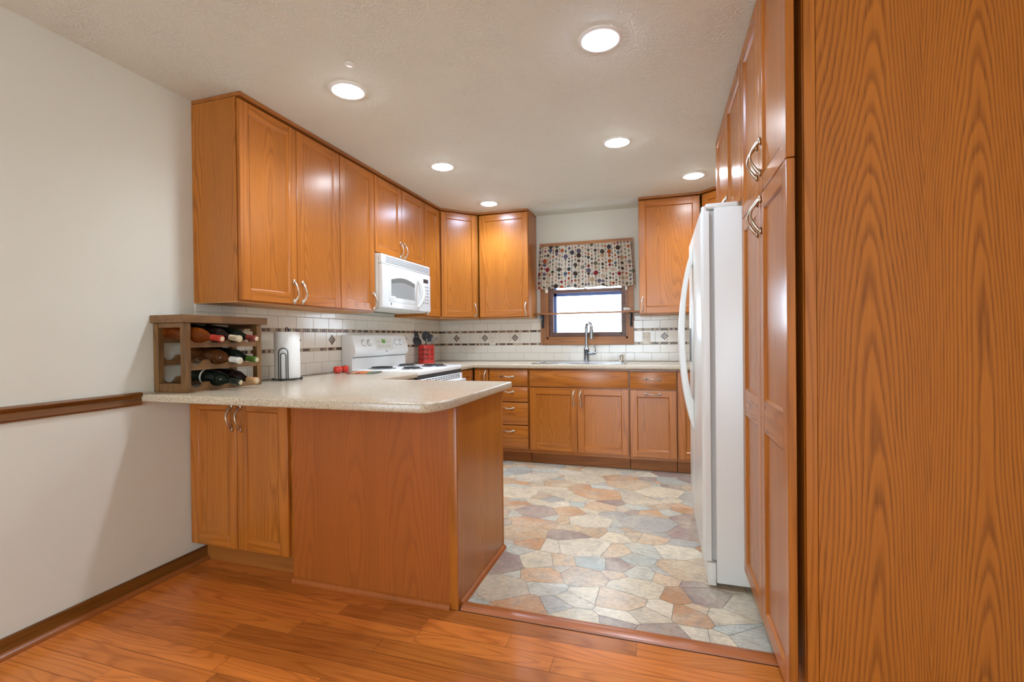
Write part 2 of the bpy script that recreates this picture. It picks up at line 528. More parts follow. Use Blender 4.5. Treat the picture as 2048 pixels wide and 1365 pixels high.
def floor_planks():
    b = MB()
    bm = b.bm
    uvl = bm.loops.layers.uv.new('UVMap')
    cl = bm.loops.layers.float_color.new('tone')
    rnd = random.Random(11)
    pw = 0.083
    def add(x0, x1, y0, y1, tone, off):
        g = 0.0006
        c = [(x0 + g, y0 + g), (x1 - g, y0 + g), (x1 - g, y1 - g), (x0 + g, y1 - g)]
        f = bm.faces.new([bm.verts.new((p[0], p[1], 0.0)) for p in c])
        for l, p in zip(f.loops, c):
            l[uvl].uv = (p[0] + off[0], p[1] + off[1])
            l[cl] = (*tone, 1)
    y = 1.833
    rows = [1.915, 1.833]
    while y > YR:
        y -= pw; rows.append(max(y, YR))
    for hi, lo in zip(rows, rows[1:]):
        if hi - lo < 1e-4: continue
        xe = XR if hi <= 1.84 else 0.64
        x = -rnd.random() * 0.9
        while x < xe:
            L = rnd.choice([0.38, 0.55, 0.75, 0.95, 1.15]) * rnd.uniform(0.9, 1.1)
            x0, x1 = max(0, x), min(xe, x + L)
            if x1 - x0 > 0.01:
                t = rnd.uniform(0.72, 1.16)
                add(x0, x1, lo, hi, (t, t * rnd.uniform(0.95, 1.02), t * rnd.uniform(0.9, 1.02)), (rnd.uniform(0, 60), rnd.uniform(0, 60)))
            x += L
    for f in bm.faces: f.material_index = 0
    b.box(0, XR, YR, YB, -0.05, -0.0015, m=1)
    o = b.build('floor', [OAK_F, GAP], norm=False, origin=(0, 0, 0))
    return o
floor = struct(floor_planks())

def vinyl():
    """crazy-paved flagstones: power diagram cells clipped to the kitchen floor"""
    rnd = random.Random(5)
    SXF = 1.3                              # stones are longer across the room
    X0, X1, Y0, Y1 = 0.64 / SXF, XR / SXF, 1.865, 4.2
    seeds = []
    tries = 0
    while tries < 6000 and len(seeds) < 420:
        tries += 1
        p = (rnd.uniform(X0 - 0.1, X1 + 0.1), rnd.uniform(Y0 - 0.1, Y1 + 0.1))
        rad = rnd.choice([0.025, 0.04, 0.055, 0.08, 0.105, 0.135])
        if all((p[0] - q[0]) ** 2 + (p[1] - q[1]) ** 2 > (0.62 * (rad + q[2])) ** 2 for q in seeds):
            seeds.append((p[0], p[1], rad))
    cols = [(196, 194, 178), (182, 186, 174), (216, 200, 170), (206, 162, 122), (194, 148, 110), (160, 138, 128), (220, 206, 180), (210, 178, 140), (198, 182, 158), (178, 174, 164), (216, 200, 170), (204, 176, 144)]
    b = MB(); bm = b.bm
    cl = bm.loops.layers.float_color.new('tone')
    faces = []
    for i, (sx, sy, sr) in enumerate(seeds):
        poly = [(X0, Y0), (X1, Y0), (X1, Y1), (X0, Y1)]
        for j, (qx, qy, qr) in enumerate(seeds):
            if i == j or (qx - sx) ** 2 + (qy - sy) ** 2 > 0.7: continue
            nx, ny = qx - sx, qy - sy
            dd = math.hypot(nx, ny)
            # weighted bisector with a thin grout gap
            k = ((qx * qx + qy * qy - qr * qr) - (sx * sx + sy * sy - sr * sr)) / 2 - 0.0009 * dd
            out = []
            for a in range(len(poly)):
                p, q = poly[a], poly[(a + 1) % len(poly)]
                dp, dq = p[0] * nx + p[1] * ny - k, q[0] * nx + q[1] * ny - k
                if dp <= 0: out.append(p)
                if dp * dq < 0:
                    t = dp / (dp - dq)
                    out.append((p[0] + t * (q[0] - p[0]), p[1] + t * (q[1] - p[1])))
            poly = out
            if len(poly) < 3: break
        if len(poly) < 3: continue
        f = bm.faces.new([bm.verts.new((p[0] * SXF, p[1], 0.003)) for p in poly])
        c = lin(rnd.choice(cols))
        t = rnd.uniform(0.88, 1.1)
        for l in f.loops: l[cl] = (c[0] * t, c[1] * t, c[2] * t, 1)
        f.material_index = 0
    b.box(0.64, XR, 1.865, 4.25, -0.001, 0.002, m=1)
    return b.build('stone_vinyl', [STONE, GROUT_F], norm=False, origin=(0, 0, 0), parent=floor)
v_ = vinyl()
v_['label'] = 'stone patterned vinyl of the kitchen floor'

# baseboard with shoe mould, chair rail, threshold
b = MB(); b.box(0, 0.013, YR, 1.925, 0, 0.072, 0.004)
bl = struct(b.build('baseboard_left', OAK_T))
b = MB()
b.prism([(0.013, YR, 0), (0.033, YR, 0), (0.032, YR, 0.008), (0.027, YR, 0.016), (0.018, YR, 0.021), (0.013, YR, 0.022)], (0, 1.925 - YR, 0), smooth=True)
b.build('shoe_moulding', OAK_SHOE, parent=bl)
b = MB()
b.prism([(0, YR, 0.862), (0.010, YR, 0.862), (0.016, YR, 0.870), (0.013, YR, 0.880), (0.011, YR, 0.896), (0.018, YR, 0.904), (0.022, YR, 0.914), (0.016, YR, 0.921), (0, YR, 0.922)], (0, 1.583 - YR, 0))
struct(b.build('trim_1', OAK_T)); bpy.data.objects['trim_1']['label'] = 'dark wooden chair rail running along the left wall'
b = MB()
b.prism([(1.50, 1.838, 0), (1.50, 1.842, 0.007), (1.50, 1.86, 0.012), (1.50, 1.885, 0.012), (1.50, 1.900, 0.006), (1.50, 1.904, 0)], (1.24, 0, 0))
struct(b.build('trim_2', OAK_TH)); bpy.data.objects['trim_2']['label'] = 'oak threshold strip between wood floor and stone vinyl'

# ------------------------------------------------------------------ tile backsplash (parts of the walls)
def backsplash(length, skip, diamonds=(), accent=(0.0, 0.105)):
    """local x along the wall, y = distance out of the wall (negative = out), z up"""
    b = MB(); rnd = random.Random(3)
    z0 = C + 0.002
    if skip:
        w_ = skip[0]
        b.box(0, w_[0], -0.004, 0, z0, ZU - 0.001, m=1); b.box(w_[1], length, -0.004, 0, z0, ZU - 0.001, m=1); b.box(w_[0], w_[1], -0.004, 0, z0, w_[2], m=1)
    else:
        b.box(0, length, -0.004, 0, z0, ZU - 0.001, m=1)
    g = 0.0022
    def cut(x0, x1, a, c):
        segs = [(x0, x1)]
        for (sx0, sx1, sa, sc) in skip:
            if sc <= a + 0.004 or sa >= c - 0.004: continue
            ns = []
            for (p, q) in segs:
                if sx1 <= p or sx0 >= q: ns.append((p, q)); continue
                if sx0 > p: ns.append((p, sx0))
                if sx1 < q: ns.append((sx1, q))
            segs = ns
        return [s_ for s_ in segs if s_[1] - s_[0] > 0.008]
    def tile(x0, x1, a, c, m=0, t=0.0065):
        for p, q in cut(max(0, x0), min(length, x1), a, c):
            b.box(p, q, -t, -0.002, a, c, 0.0012, m)
    rows = [(z0 + 0.002, 0.996, 0.0), (0.999, 1.075, 0.5)]
    up = [(1.2345, 1.3105, 0.5), (1.3135, ZU - 0.002, 0.0)]
    for a, c, o in rows + up:
        x = -0.160 * o
        while x < length:
            tile(x + g / 2, x + 0.160 - g / 2, a, c); x += 0.160
    # mosaic bands
    for zc in (1.0885, 1.222):
        x = 0.004
        k = 0
        while x < length - 0.02:
            tile(x, x + 0.0185, zc - 0.0095, zc + 0.0095, [2, 2, 3, 4, 2, 3, 5, 2, 4][rnd.randrange(9)] if k % 4 != 3 else 5)
            x += 0.0215; k += 1
    # square accent tiles, every second one with a diamond of nine little tiles
    x, step = accent
    while x < length:
        tile(x + g / 2, x + step - g / 2, 1.101, 1.2095)
        x += step
    cz = 1.1555
    for cx in diamonds:
        for i in (-1, 0, 1):
            for j in (-1, 0, 1):
                dx, dz = (i + j) * 0.0135, (i - j) * 0.0135
                mt = 3 if (i, j) == (0, 0) else [2, 4, 2][rnd.randrange(3)]
                h = 0.0105
                b.prism([(cx + dx - h, -0.0055, cz + dz), (cx + dx, -0.0055, cz + dz - h), (cx + dx + h, -0.0055, cz + dz), (cx + dx, -0.0055, cz + dz + h)], (0, -0.0026, 0), m=mt)
    return b
WIN = (1.148, 2.077, 1.078, 3.0)
b = backsplash(XR, [WIN], [0.199, 0.529, 0.866, 2.359, 2.70], (-0.09, 0.1125))
bk = b.xform(Matrix.Translation((0, YB, 0))).build('tile_backsplash', [TILE, TILE_G] + MOS, parent=wall_back, norm=False)
bk.location = bk.location - wall_back.location
b = backsplash(YB - 1.86, [], [0.363, 0.719, 1.073, 1.42, 1.77, 2.12], (-0.045, 0.1175))
b.xform(Matrix.Translation((0, 1.86, 0)) @ Matrix.Rotation(PI / 2, 4, 'Z'))
bk = b.build('tile_backsplash', [TILE, TILE_G] + MOS, parent=wall_left, norm=False)
for o_, p_ in ((bpy.data.objects['tile_backsplash'], wall_back), (bk, wall_left)):
    o_.location = ORG[o_.name] - ORG[p_.name]

# ------------------------------------------------------------------ cabinets
def handle_mesh(kind, x, z, y=0.0, L=0.128):
    """bow pull standing off the face y toward -y; kind v or h"""
    b = MB()
    n = 18
    P, Rr = [], []
    for i in range(n + 1):
        t = i / n
        a = (t - 0.5) * L * 0.86
        out = 0.007 + 0.027 * math.sin(PI * t) ** 0.9
        wob = 0.004 * math.sin(2 * PI * t)
        P.append((x + wob, y - out, z + a) if kind == 'v' else (x + a, y - out, z + wob))
        Rr.append(0.0042 + 0.0028 * abs(math.cos(PI * t)) ** 4)
    b.tube(P, Rr, 10)
    for s_ in (-1, 1):
        c = (x, y - 0.004, z + s_ * L * 0.44) if kind == 'v' else (x + s_ * L * 0.44, y - 0.004, z)
        r = (0.0095, 0.006, 0.015) if kind == 'v' else (0.015, 0.006, 0.0095)
        b.ell(c, r, seg=14, rings=8)
    return b

def door_part(root, x0, x1, z0, z1, hnd=None, kind='door', mids=(), fr=0.058, t=0.020, name=None):
    g = 0.0016
    x0 += g; x1 -= g; z0 += g; z1 -= g
    b = MB()
    if kind == 'door':
        bv = 0.0022
        b.box(x0, x0 + fr, 0, t, z0, z1, bv, 0); b.box(x1 - fr, x1, 0, t, z0, z1, bv, 0)
        edges = [z0] + sorted(mids) + [z1]
        zs = [(z0, z0 + fr)] + [(m - 0.058, m + 0.058) for m in mids] + [(z1 - fr, z1)]
        for a, c in zs:
            b.box(x0 + fr - 0.0008, x1 - fr + 0.0008, 0.0004, t, a, c, bv, 1)
        # sloped inner edges of the frame round each sunk panel
        for (a, c), (d, e) in zip(zs, zs[1:]):
            px0, px1, pz0, pz1 = x0 + fr, x1 - fr, c, d
            q = 0.006; yd = 0.0088
            o = [(px0, 0.001, pz0), (px1, 0.001, pz0), (px1, 0.001, pz1), (px0, 0.001, pz1)]
            i_ = [(px0 + q, yd, pz0 + q), (px1 - q, yd, pz0 + q), (px1 - q, yd, pz1 - q), (px0 + q, yd, pz1 - q)]
            for k in range(4):
                j = (k + 1) % 4
                b.quad([o[k], o[j], i_[j], i_[k]], 1 if k in (0, 2) else 0)
            b.quad(i_, 2)
        b.box(x0 + 0.01, x1 - 0.01, 0.0105, t - 0.001, z0 + 0.01, z1 - 0.01, 0, 0)
    else:
        b.box(x0, x1, 0, t, z0, z1, 0.003, 1, 2)
    o = b.build(name or ('door' if kind == 'door' else 'drawer'), [OAK_V, OAK_H, OAK_P], root, norm=(kind != 'door'))
    if hnd:
        handle_mesh(hnd[0], hnd[1], hnd[2]).build('handle', NICKEL, o)
    return o

def cabinet(name, label, cat, loc, rz, W, D, H, fronts, toe=0.0, crown=False, crown_out=-0.011, bottom=None, side=OAK_S, group=None, body_top=None):
    """local frame: x across the front, y = 0 at the door faces and growing into the cabinet, z up"""
    root = thing(name, label, cat, loc, rz, group)
    b = MB()
    b.box(0.0005, W - 0.0005, 0.0205, D, toe, body_top or H, 0.001, 0)
    if body_top: b.box(0.0005, W - 0.0005, 0.0205, 0.04, body_top - 0.001, H)
    body = b.build('body', [side], root)
    if toe > 0:
        b = MB(); b.box(0.002, W - 0.002, 0.085, D, 0, toe)
        b.build('toe_kick', OAK_K, root)
    if bottom:
        b = MB(); b.box(0.002, W - 0.002, 0.0215, D, -0.004, -0.0002)
        b.build('underside', OAK_U, root)
    if crown:
        b = MB(); b.box(0, W, crown_out, D, crown[0], crown[1], 0.002)
        b.build('crown_strip', OAK_K, root)
    for f in fronts: door_part(root, **f)
    return root

def F(x0, x1, z0, z1, h=None, kind='door', mids=()):
    return dict(x0=x0, x1=x1, z0=z0, z1=z1, hnd=h, kind=kind, mids=mids)

H90 = PI / 2
UH = ZT - ZU                     # upper cabinet height
CR = (UH - 0.020, UH - 0.0005)
DT = UH - 0.03
XU = 0.314
# left run, facing +x (local x runs into the kitchen)
cabinet('upper_cabinet', 'tall oak wall cabinet with two doors at the near end of the left run', 'cabinet', (XU, 1.858, ZU), H90, 0.784, XU - 0.001, UH - 0.022,
        [F(0.004, 0.394, 0.006, DT, ('v', 0.362, 0.078)), F(0.394, 0.783, 0.006, DT, ('v', 0.428, 0.078))], crown=CR, bottom=True, group=None)
cabinet('upper_cabinet', 'tall narrow oak wall cabinet with one door just left of the microwave', 'cabinet', (XU, 2.642, ZU), H90, 0.396, XU - 0.001, UH - 0.022,
        [F(0.001, 0.394, 0.006, DT, ('v', 0.364, 0.078))], crown=CR, bottom=True)
zm = 1.80 - ZU
cabinet('upper_cabinet', 'short two door oak wall cabinet above the white microwave', 'cabinet', (XU, 3.038, 1.80), H90, 0.772, XU - 0.001, UH - 0.022 - zm,
        [F(0.001, 0.386, 0.006, DT - zm, ('v', 0.354, 0.075)), F(0.386, 0.771, 0.006, DT - zm, ('v', 0.418, 0.075))], crown=(CR[0] - zm, CR[1] - zm), bottom=True)
cabinet('upper_cabinet', 'narrow single door oak wall cabinet right of the microwave, before the corner', 'cabinet', (XU, 3.810, ZU), H90, 0.31, XU - 0.001, UH - 0.022,
        [F(0.001, 0.306, 0.006, DT, ('v', 0.034, 0.078))], crown=CR, bottom=True)

def corner_cabinet(label, p0, p1, poly, hx):
    """diagonal corner unit: door face from p0 to p1, carcass polygon in world coordinates"""
    ang = math.atan2(p1[1] - p0[1], p1[0] - p0[0])
    L = math.hypot(p1[0] - p0[0], p1[1] - p0[1])
    root = thing('corner_cabinet', label, 'cabinet', (p0[0], p0[1], ZU), ang)
    inv = (Matrix.Translation((p0[0], p0[1], 0)) @ Matrix.Rotation(ang, 4, 'Z')).inverted()
    lp = [inv @ Vector((x, y, 0)) for x, y in poly]
    nrm = [(p.x, p.y + 0.0205 if abs(p.y) < 0.01 else p.y, 0) for p in lp]
    b = MB(); b.prism(nrm, (0, 0, UH - 0.022)); b.build('body', OAK_S, root)
    b = MB(); b.prism([(p[0], p[1], -0.004) for p in nrm], (0, 0, 0.0038)); b.build('underside', OAK_U, root)
    b = MB(); b.box(-0.004, L + 0.004, -0.011, 0.03, CR[0], CR[1], 0.002); b.build('crown_strip', OAK_K, root)
    door_part(root, 0.012, L - 0.012, 0.006, DT, hnd=('v', hx if hx > 0 else L + hx, 0.078))
    return root
corner_cabinet('diagonal oak corner wall cabinet left of the window, its door facing the room', (XU, 4.122), (0.592, 4.42),
               [(XU, 4.122), (0.592, 4.42), (0.592, YB - 0.008), (0.008, YB - 0.008), (0.008, 4.122)], -0.042)
cabinet('upper_cabinet', 'single door oak wall cabinet on the back wall left of the window', 'cabinet', (0.594, 4.42, ZU), 0, 0.514, 0.321, UH - 0.022,
        [F(0.004, 0.512, 0.006, DT, ('v', 0.485, 0.078))], crown=CR, bottom=True)
cabinet('upper_cabinet', 'single door oak wall cabinet on the back wall right of the window', 'cabinet', (2.140, 4.42, ZU), 0, 0.522, 0.321, UH - 0.022,
        [F(0.002, 0.518, 0.006, DT, ('v', 0.030, 0.085))], crown=CR, bottom=True)
corner_cabinet('diagonal oak corner wall cabinet mostly hidden behind the refrigerator', (2.664, 4.42), (2.962, 4.122),
               [(2.664, 4.42), (2.962, 4.122), (XR - 0.001, 4.122), (XR - 0.001, YB - 0.008), (2.664, YB - 0.008)], 0.042)

# right side, facing -x (local x runs toward the camera)
XP = 2.668
zf = 1.76
cabinet('fridge_cabinet', 'two door oak cabinet above the white refrigerator', 'cabinet', (XP, 3.29, zf), -H90, 0.978, XR - XP - 0.002, ZT - zf - 0.0005,
        [F(0.002, 0.489, 0.004, ZT - zf - 0.017, ('v', 0.457, 0.075)), F(0.489, 0.976, 0.004, ZT - zf - 0.017, ('v', 0.521, 0.075))], crown=(ZT - zf - 0.016, ZT - zf - 0.0008), crown_out=0.004)
def pantry():
    W = 0.778
    root = thing('pantry_cabinet', 'tall oak pantry cabinet with four doors and a broad plain end panel', 'cabinet', (XP, 2.310, 0), -H90)
    D = XR - XP - 0.002
    b = MB(); b.box(0.0005, W - 0.008, 0.042, D, 0.1, ZT - 0.001, 0.001); b.build('body', OAK_V, root)
    b = MB(); b.box(0.002, W - 0.01, 0.10, D, 0, 0.1); b.build('toe_kick', OAK_K, root)
    zs = 1.665
    for (x0, x1, hx) in ((0.001, 0.389, 0.360), (0.389, 0.776, 0.420)):
        door_part(root, x0, x1, 0.105, zs, hnd=('v', hx, zs - 0.078), mids=(0.866,), t=0.023)
        door_part(root, x0, x1, zs, ZT - 0.017, hnd=('v', hx, zs + 0.130), t=0.023)
    b = MB(); b.box(W - 0.008, W + 0.010, 0.072, D, 0, ZT - 0.001, 0.0008); b.build('end_panel', OAK_E, root)
    b = MB(); b.box(W - 0.010, W + 0.008, 0.043, 0.0715, 0, ZT - 0.001, 0.001); b.build('end_stile', OAK_V, root)
    b = MB(); b.box(0, W - 0.012, 0.004, D - 0.05, ZT - 0.0165, ZT - 0.001, 0.002); b.build('crown_strip', OAK_K, root)
    return root
pantry()

# base cabinets on the back wall
YF = 4.139
BH = 0.874
TK = 0.105
def hz(x): return x
cabinet('base_cabinet', 'corner oak base cabinet left of the drawers, narrow door on the back run', 'cabinet', (0.637, YF, 0), 0, 0.150, YB - YF - 0.009, BH,
        [F(0.006, 0.148, 0.118, 0.862, ('v', 0.121, 0.785))], toe=TK)
cabinet('drawer_cabinet', 'oak base cabinet with a column of four drawers', 'cabinet', (0.789, YF, 0), 0, 0.384, YB - YF - 0.009, BH,
        [F(0.004, 0.378, 0.712, 0.862, ('h', 0.18, 0.80), 'drawer'), F(0.004, 0.378, 0.567, 0.706, ('h', 0.18, 0.660), 'drawer'),
         F(0.004, 0.378, 0.356, 0.561, ('h', 0.18, 0.510), 'drawer'), F(0.004, 0.378, 0.135, 0.350, ('h', 0.18, 0.300), 'drawer')], toe=TK)
s_ = cabinet('sink_cabinet', 'wide oak base cabinet with two doors under the sink', 'cabinet', (1.175, YF, 0), 0, 0.888, YB - YF - 0.009, BH,
        [F(0.006, 0.442, 0.135, 0.704, ('v', 0.412, 0.615)), F(0.442, 0.883, 0.135, 0.704, ('v', 0.472, 0.615)), dict(x0=0.006, x1=0.883, z0=0.710, z1=0.862, hnd=None, kind='drawer', name='false_drawer_front')], toe=TK, body_top=0.70)
cabinet('base_cabinet', 'oak base cabinet with drawer over door between sink cabinet and refrigerator', 'cabinet', (2.065, YF, 0), 0, 0.384, YB - YF - 0.009, BH,
        [F(0.004, 0.381, 0.706, 0.858, ('h', 0.19, 0.795), 'drawer'), F(0.004, 0.381, 0.128, 0.700, ('h', 0.19, 0.668))], toe=TK)
cabinet('base_cabinet', 'plain oak corner base cabinet beside the refrigerator', 'cabinet', (2.451, YF, 0), 0, 0.816, YB - YF - 0.009, BH, [F(0.004, 0.5, 0.128, 0.858)], toe=TK)
# left run base cabinets (faces hidden by peninsula, seen from the side)
cabinet('base_cabinet', 'narrow oak corner base cabinet right of the range', 'cabinet', (0.635, 3.83, 0), H90, 0.308, 0.633 - 0.008, BH, [F(0.004, 0.302, 0.118, 0.862)], toe=TK)
cabinet('base_cabinet', 'oak base cabinet between the peninsula and the range', 'cabinet', (0.635, 2.475, 0), H90, 0.555, 0.633 - 0.008, BH,
        [F(0.004, 0.551, 0.118, 0.70, ('v', 0.05, 0.62)), F(0.004, 0.551, 0.706, 0.862, ('h', 0.27, 0.79), 'drawer')], toe=TK)
# peninsula
cabinet('dining_side_cabinet', 'oak base cabinet with two doors facing the dining room, against the left wall', 'cabinet', (0.003, P0 - 0.018, 0), 0, 0.629, 0.655, BH,
        [F(0.003, 0.312, 0.118, 0.868, ('v', 0.284, 0.775)), F(0.312, 0.624, 0.118, 0.868, ('v', 0.340, 0.775))], toe=0.112)
def peninsula():
    root = thing('peninsula', 'oak panelled peninsula cabinet carrying the free end of the worktop', 'cabinet', (0.634, P0, 0))
    W = 1.492 - 0.634; D = 0.612
    b = MB(); b.box(0.01, W - 0.012, 0.006, D, 0, BH); b.build('body', OAK_S, root)
    b = MB(); b.box(0, W - 0.03, 0, 0.006, 0, BH, 0.0006); b.build('back_panel', OAK_B, root)
    b = MB(); b.box(W - 0.012, W - 0.002, 0.028, D - 0.006, 0, BH, 0.0006); b.build('side_panel', OAK_S, root)
    b = MB(); b.box(W - 0.036, W, -0.004, 0.030, 0, BH, 0.003, 0, 2); b.build('corner_post', OAK_V, root)
    b = MB(); b.box(W - 0.014, W, D - 0.012, D + 0.004, 0, BH, 0.002); b.build('edge_strip', OAK_V, root)
    prof = lambda s: [(s * 0, 0), (s * 0.015, 0), (s * 0.014, 0.012), (s * 0.008, 0.020), (s * 0, 0.023)]
    b = MB(); b.prism([(0, -y, z) for y, z in prof(1)], (W - 0.036, 0, 0)); b.build('shoe_moulding', OAK_B, root)
    b = MB(); b.prism([(W - 0.002 + y, 0.030, z) for y, z in prof(1)], (0, D - 0.026, 0)); b.build('shoe_moulding', OAK_B, root)
    for (x0, x1) in ((0.02, 0.42), (0.42, 0.83)):
        g = 0.002
        m = MB(); m.box(x0 + g, x1 - g, D + 0.001, D + 0.02, 0.118, 0.865, 0.003); m.build('door', [OAK_V], root)
peninsula()

# ------------------------------------------------------------------ worktops
TH = 0.038
def worktop(name, label, poly, hole=None):
    b = MB()
    b.prism([(x, y, C - TH) for x, y in poly], (0, 0, TH), bev=0.009, seg=3, smooth=True)
    o = b.build(name, LAM)
    if hole:
        h = MB(); h.box(*hole); c = h.build('cutter', LAM)
        md = o.modifiers.new('cut', 'BOOLEAN'); md.object = c; md.operation = 'DIFFERENCE'; md.solver = 'EXACT'
        bpy.context.view_layer.update()
        dg = bpy.context.evaluated_depsgraph_get()
        me = bpy.data.meshes.new_from_object(o.evaluated_get(dg))
        o.modifiers.clear(); o.data = me
        bpy.data.objects.remove(c)
    return tag(o, label, 'worktop')
worktop('worktop', 'speckled beige laminate worktop of the peninsula with the wine rack', [(0.0005, 1.583), (1.462, 1.578), (1.486, 1.596), (1.508, 1.634), (1.524, 1.69), (1.530, 1.80), (1.532, 2.497), (0.655, 2.497), (0.655, 3.034), (0.007, 3.034), (0.007, 1.86), (0.0005, 1.86)])
SX0, SX1, SY0, SY1 = 1.185, 2.02, 4.20, 4.66
worktop('worktop', 'speckled beige laminate worktop along the back wall round the sink',
        [(0.008, 3.828), (0.655, 3.828), (0.655, 4.115), (XR - 0.001, 4.115), (XR - 0.001, YB - 0.0075), (0.008, YB - 0.0075)],
        hole=(SX0 + 0.03, SX1 - 0.03, SY0 + 0.03, SY1 - 0.07, C - 0.1, C + 0.1))

# ------------------------------------------------------------------ sink, tap, soap pump
def sink():
    root = thing('kitchen_sink', 'stainless steel drop-in double sink under the window', 'sink', ((SX0 + SX1) / 2, (SY0 + SY1) / 2, C))
    ox, oy = root.location.x, root.location.y
    z = 0.006
    x0, x1, y0, y1 = SX0 - ox, SX1 - ox, SY0 - oy, SY1 - oy
    bw = [(x0 + 0.04, 0.03), (0.06, x1 - 0.04)]
    b = MB()
    yb0, yb1 = y0 + 0.035, y1 - 0.085
    b.box(x0, x1, y0, yb0, 0.0002, z, 0.002); b.box(x0, x1, yb1, y1, 0.0002, z, 0.002)
    b.box(x0, bw[0][0], yb0 - .002, yb1 + .002, 0.0002, z, 0.002); b.box(bw[1][1], x1, yb0 - .002, yb1 + .002, 0.0002, z, 0.002)
    b.box(bw[0][1], bw[1][0], yb0 - .002, yb1 + .002, -0.004, z, 0.002)
    b.build('rim', STEEL, root)
    for (p, q) in bw:
        b = MB(); n = []
        top = [(p, yb0, z - 0.001), (q, yb0, z - 0.001), (q, yb1, z - 0.001), (p, yb1, z - 0.001)]
        i_ = 0.03; d = -0.19
        bot = [(p + i_, yb0 + i_, d), (q - i_, yb0 + i_, d), (q - i_, yb1 - i_, d), (p + i_, yb1 - i_, d)]
        for k in range(4): b.quad([top[k], bot[k], bot[(k + 1) % 4], top[(k + 1) % 4]])
        b.quad(bot[::-1])
        o = b.build('basin', STEEL, root, norm=False)
        b = MB(); b.lathe([(0, 0.003), (0.03, 0.003), (0.042, 0.0005)], ((p + q) / 2, (yb0 + yb1) / 2, d), 20); b.build('drain', NICKEL, o)
sink()
def tap():
    root = thing('kitchen_faucet', 'tall brushed nickel gooseneck faucet with pull-down spray head at the sink', 'faucet', (1.632, 4.62, C + 0.006))
    b = MB(); b.lathe([(0, 0), (0.033, 0), (0.033, 0.006), (0.026, 0.012), (0.0255, 0.11), (0.028, 0.115), (0.022, 0.125), (0.0165, 0.14), (0, 0.14)], seg=28); b.build('base', TAPM, root)
    P = []
    for i in range(6): P.append((0, 0, 0.13 + 0.02 * i * 1.9))
    dx, dy = 0.45, -0.89
    r = 0.074
    for i in range(1, 15):
        a = PI * i / 14 * 0.98
        s = r - r * math.cos(a)
        P.append((dx * s, dy * s, 0.32 + r * 0.72 * math.sin(a)))
    b = MB(); b.tube(P, 0.0150, 14); b.build('spout', TAPM, root)
    e = P[-1]
    b = MB(); b.lathe([(0, 0.014), (0.0145, 0.014), (0.0175, -0.02), (0.0265, -0.105), (0.0245, -0.112), (0, -0.112)], (e[0], e[1], e[2]), 22); b.build('spray_head', TAPM, root)
    b = MB(); b.lathe([(0, 0.02), (0.019, 0.02), (0.019, 0.062), (0.0145, 0.07), (0.0145, 0.086), (0.010, 0.092), (0, 0.092)], (0, 0, 0.078), 20, axis='x'); b.build('valve', TAPM, root)
    b = MB(); b.tube([(0.08, 0, 0.09), (0.088, -0.002, 0.11), (0.083, -0.004, 0.135), (0.074, -0.006, 0.16)], [0.005, 0.0055, 0.0055, 0.004], 10); b.build('lever', TAPM, root)
tap()
def soap():
    root = thing('soap_dispenser', 'short brushed nickel soap pump at the right end of the sink', 'soap dispenser', (1.968, 4.575, C + 0.006))
    b = MB(); b.lathe([(0, 0), (0.024, 0), (0.024, 0.006), (0.016, 0.012), (0.015, 0.035), (0.019, 0.04), (0.017, 0.06), (0, 0.063)], seg=20); b.build('base', NICKEL, root)
    b = MB(); b.tube([(0, 0, 0.055), (0.004, -0.03, 0.062), (0.006, -0.055, 0.056)], [0.008, 0.007, 0.005], 10); b.build('nozzle', NICKEL, root)
soap()

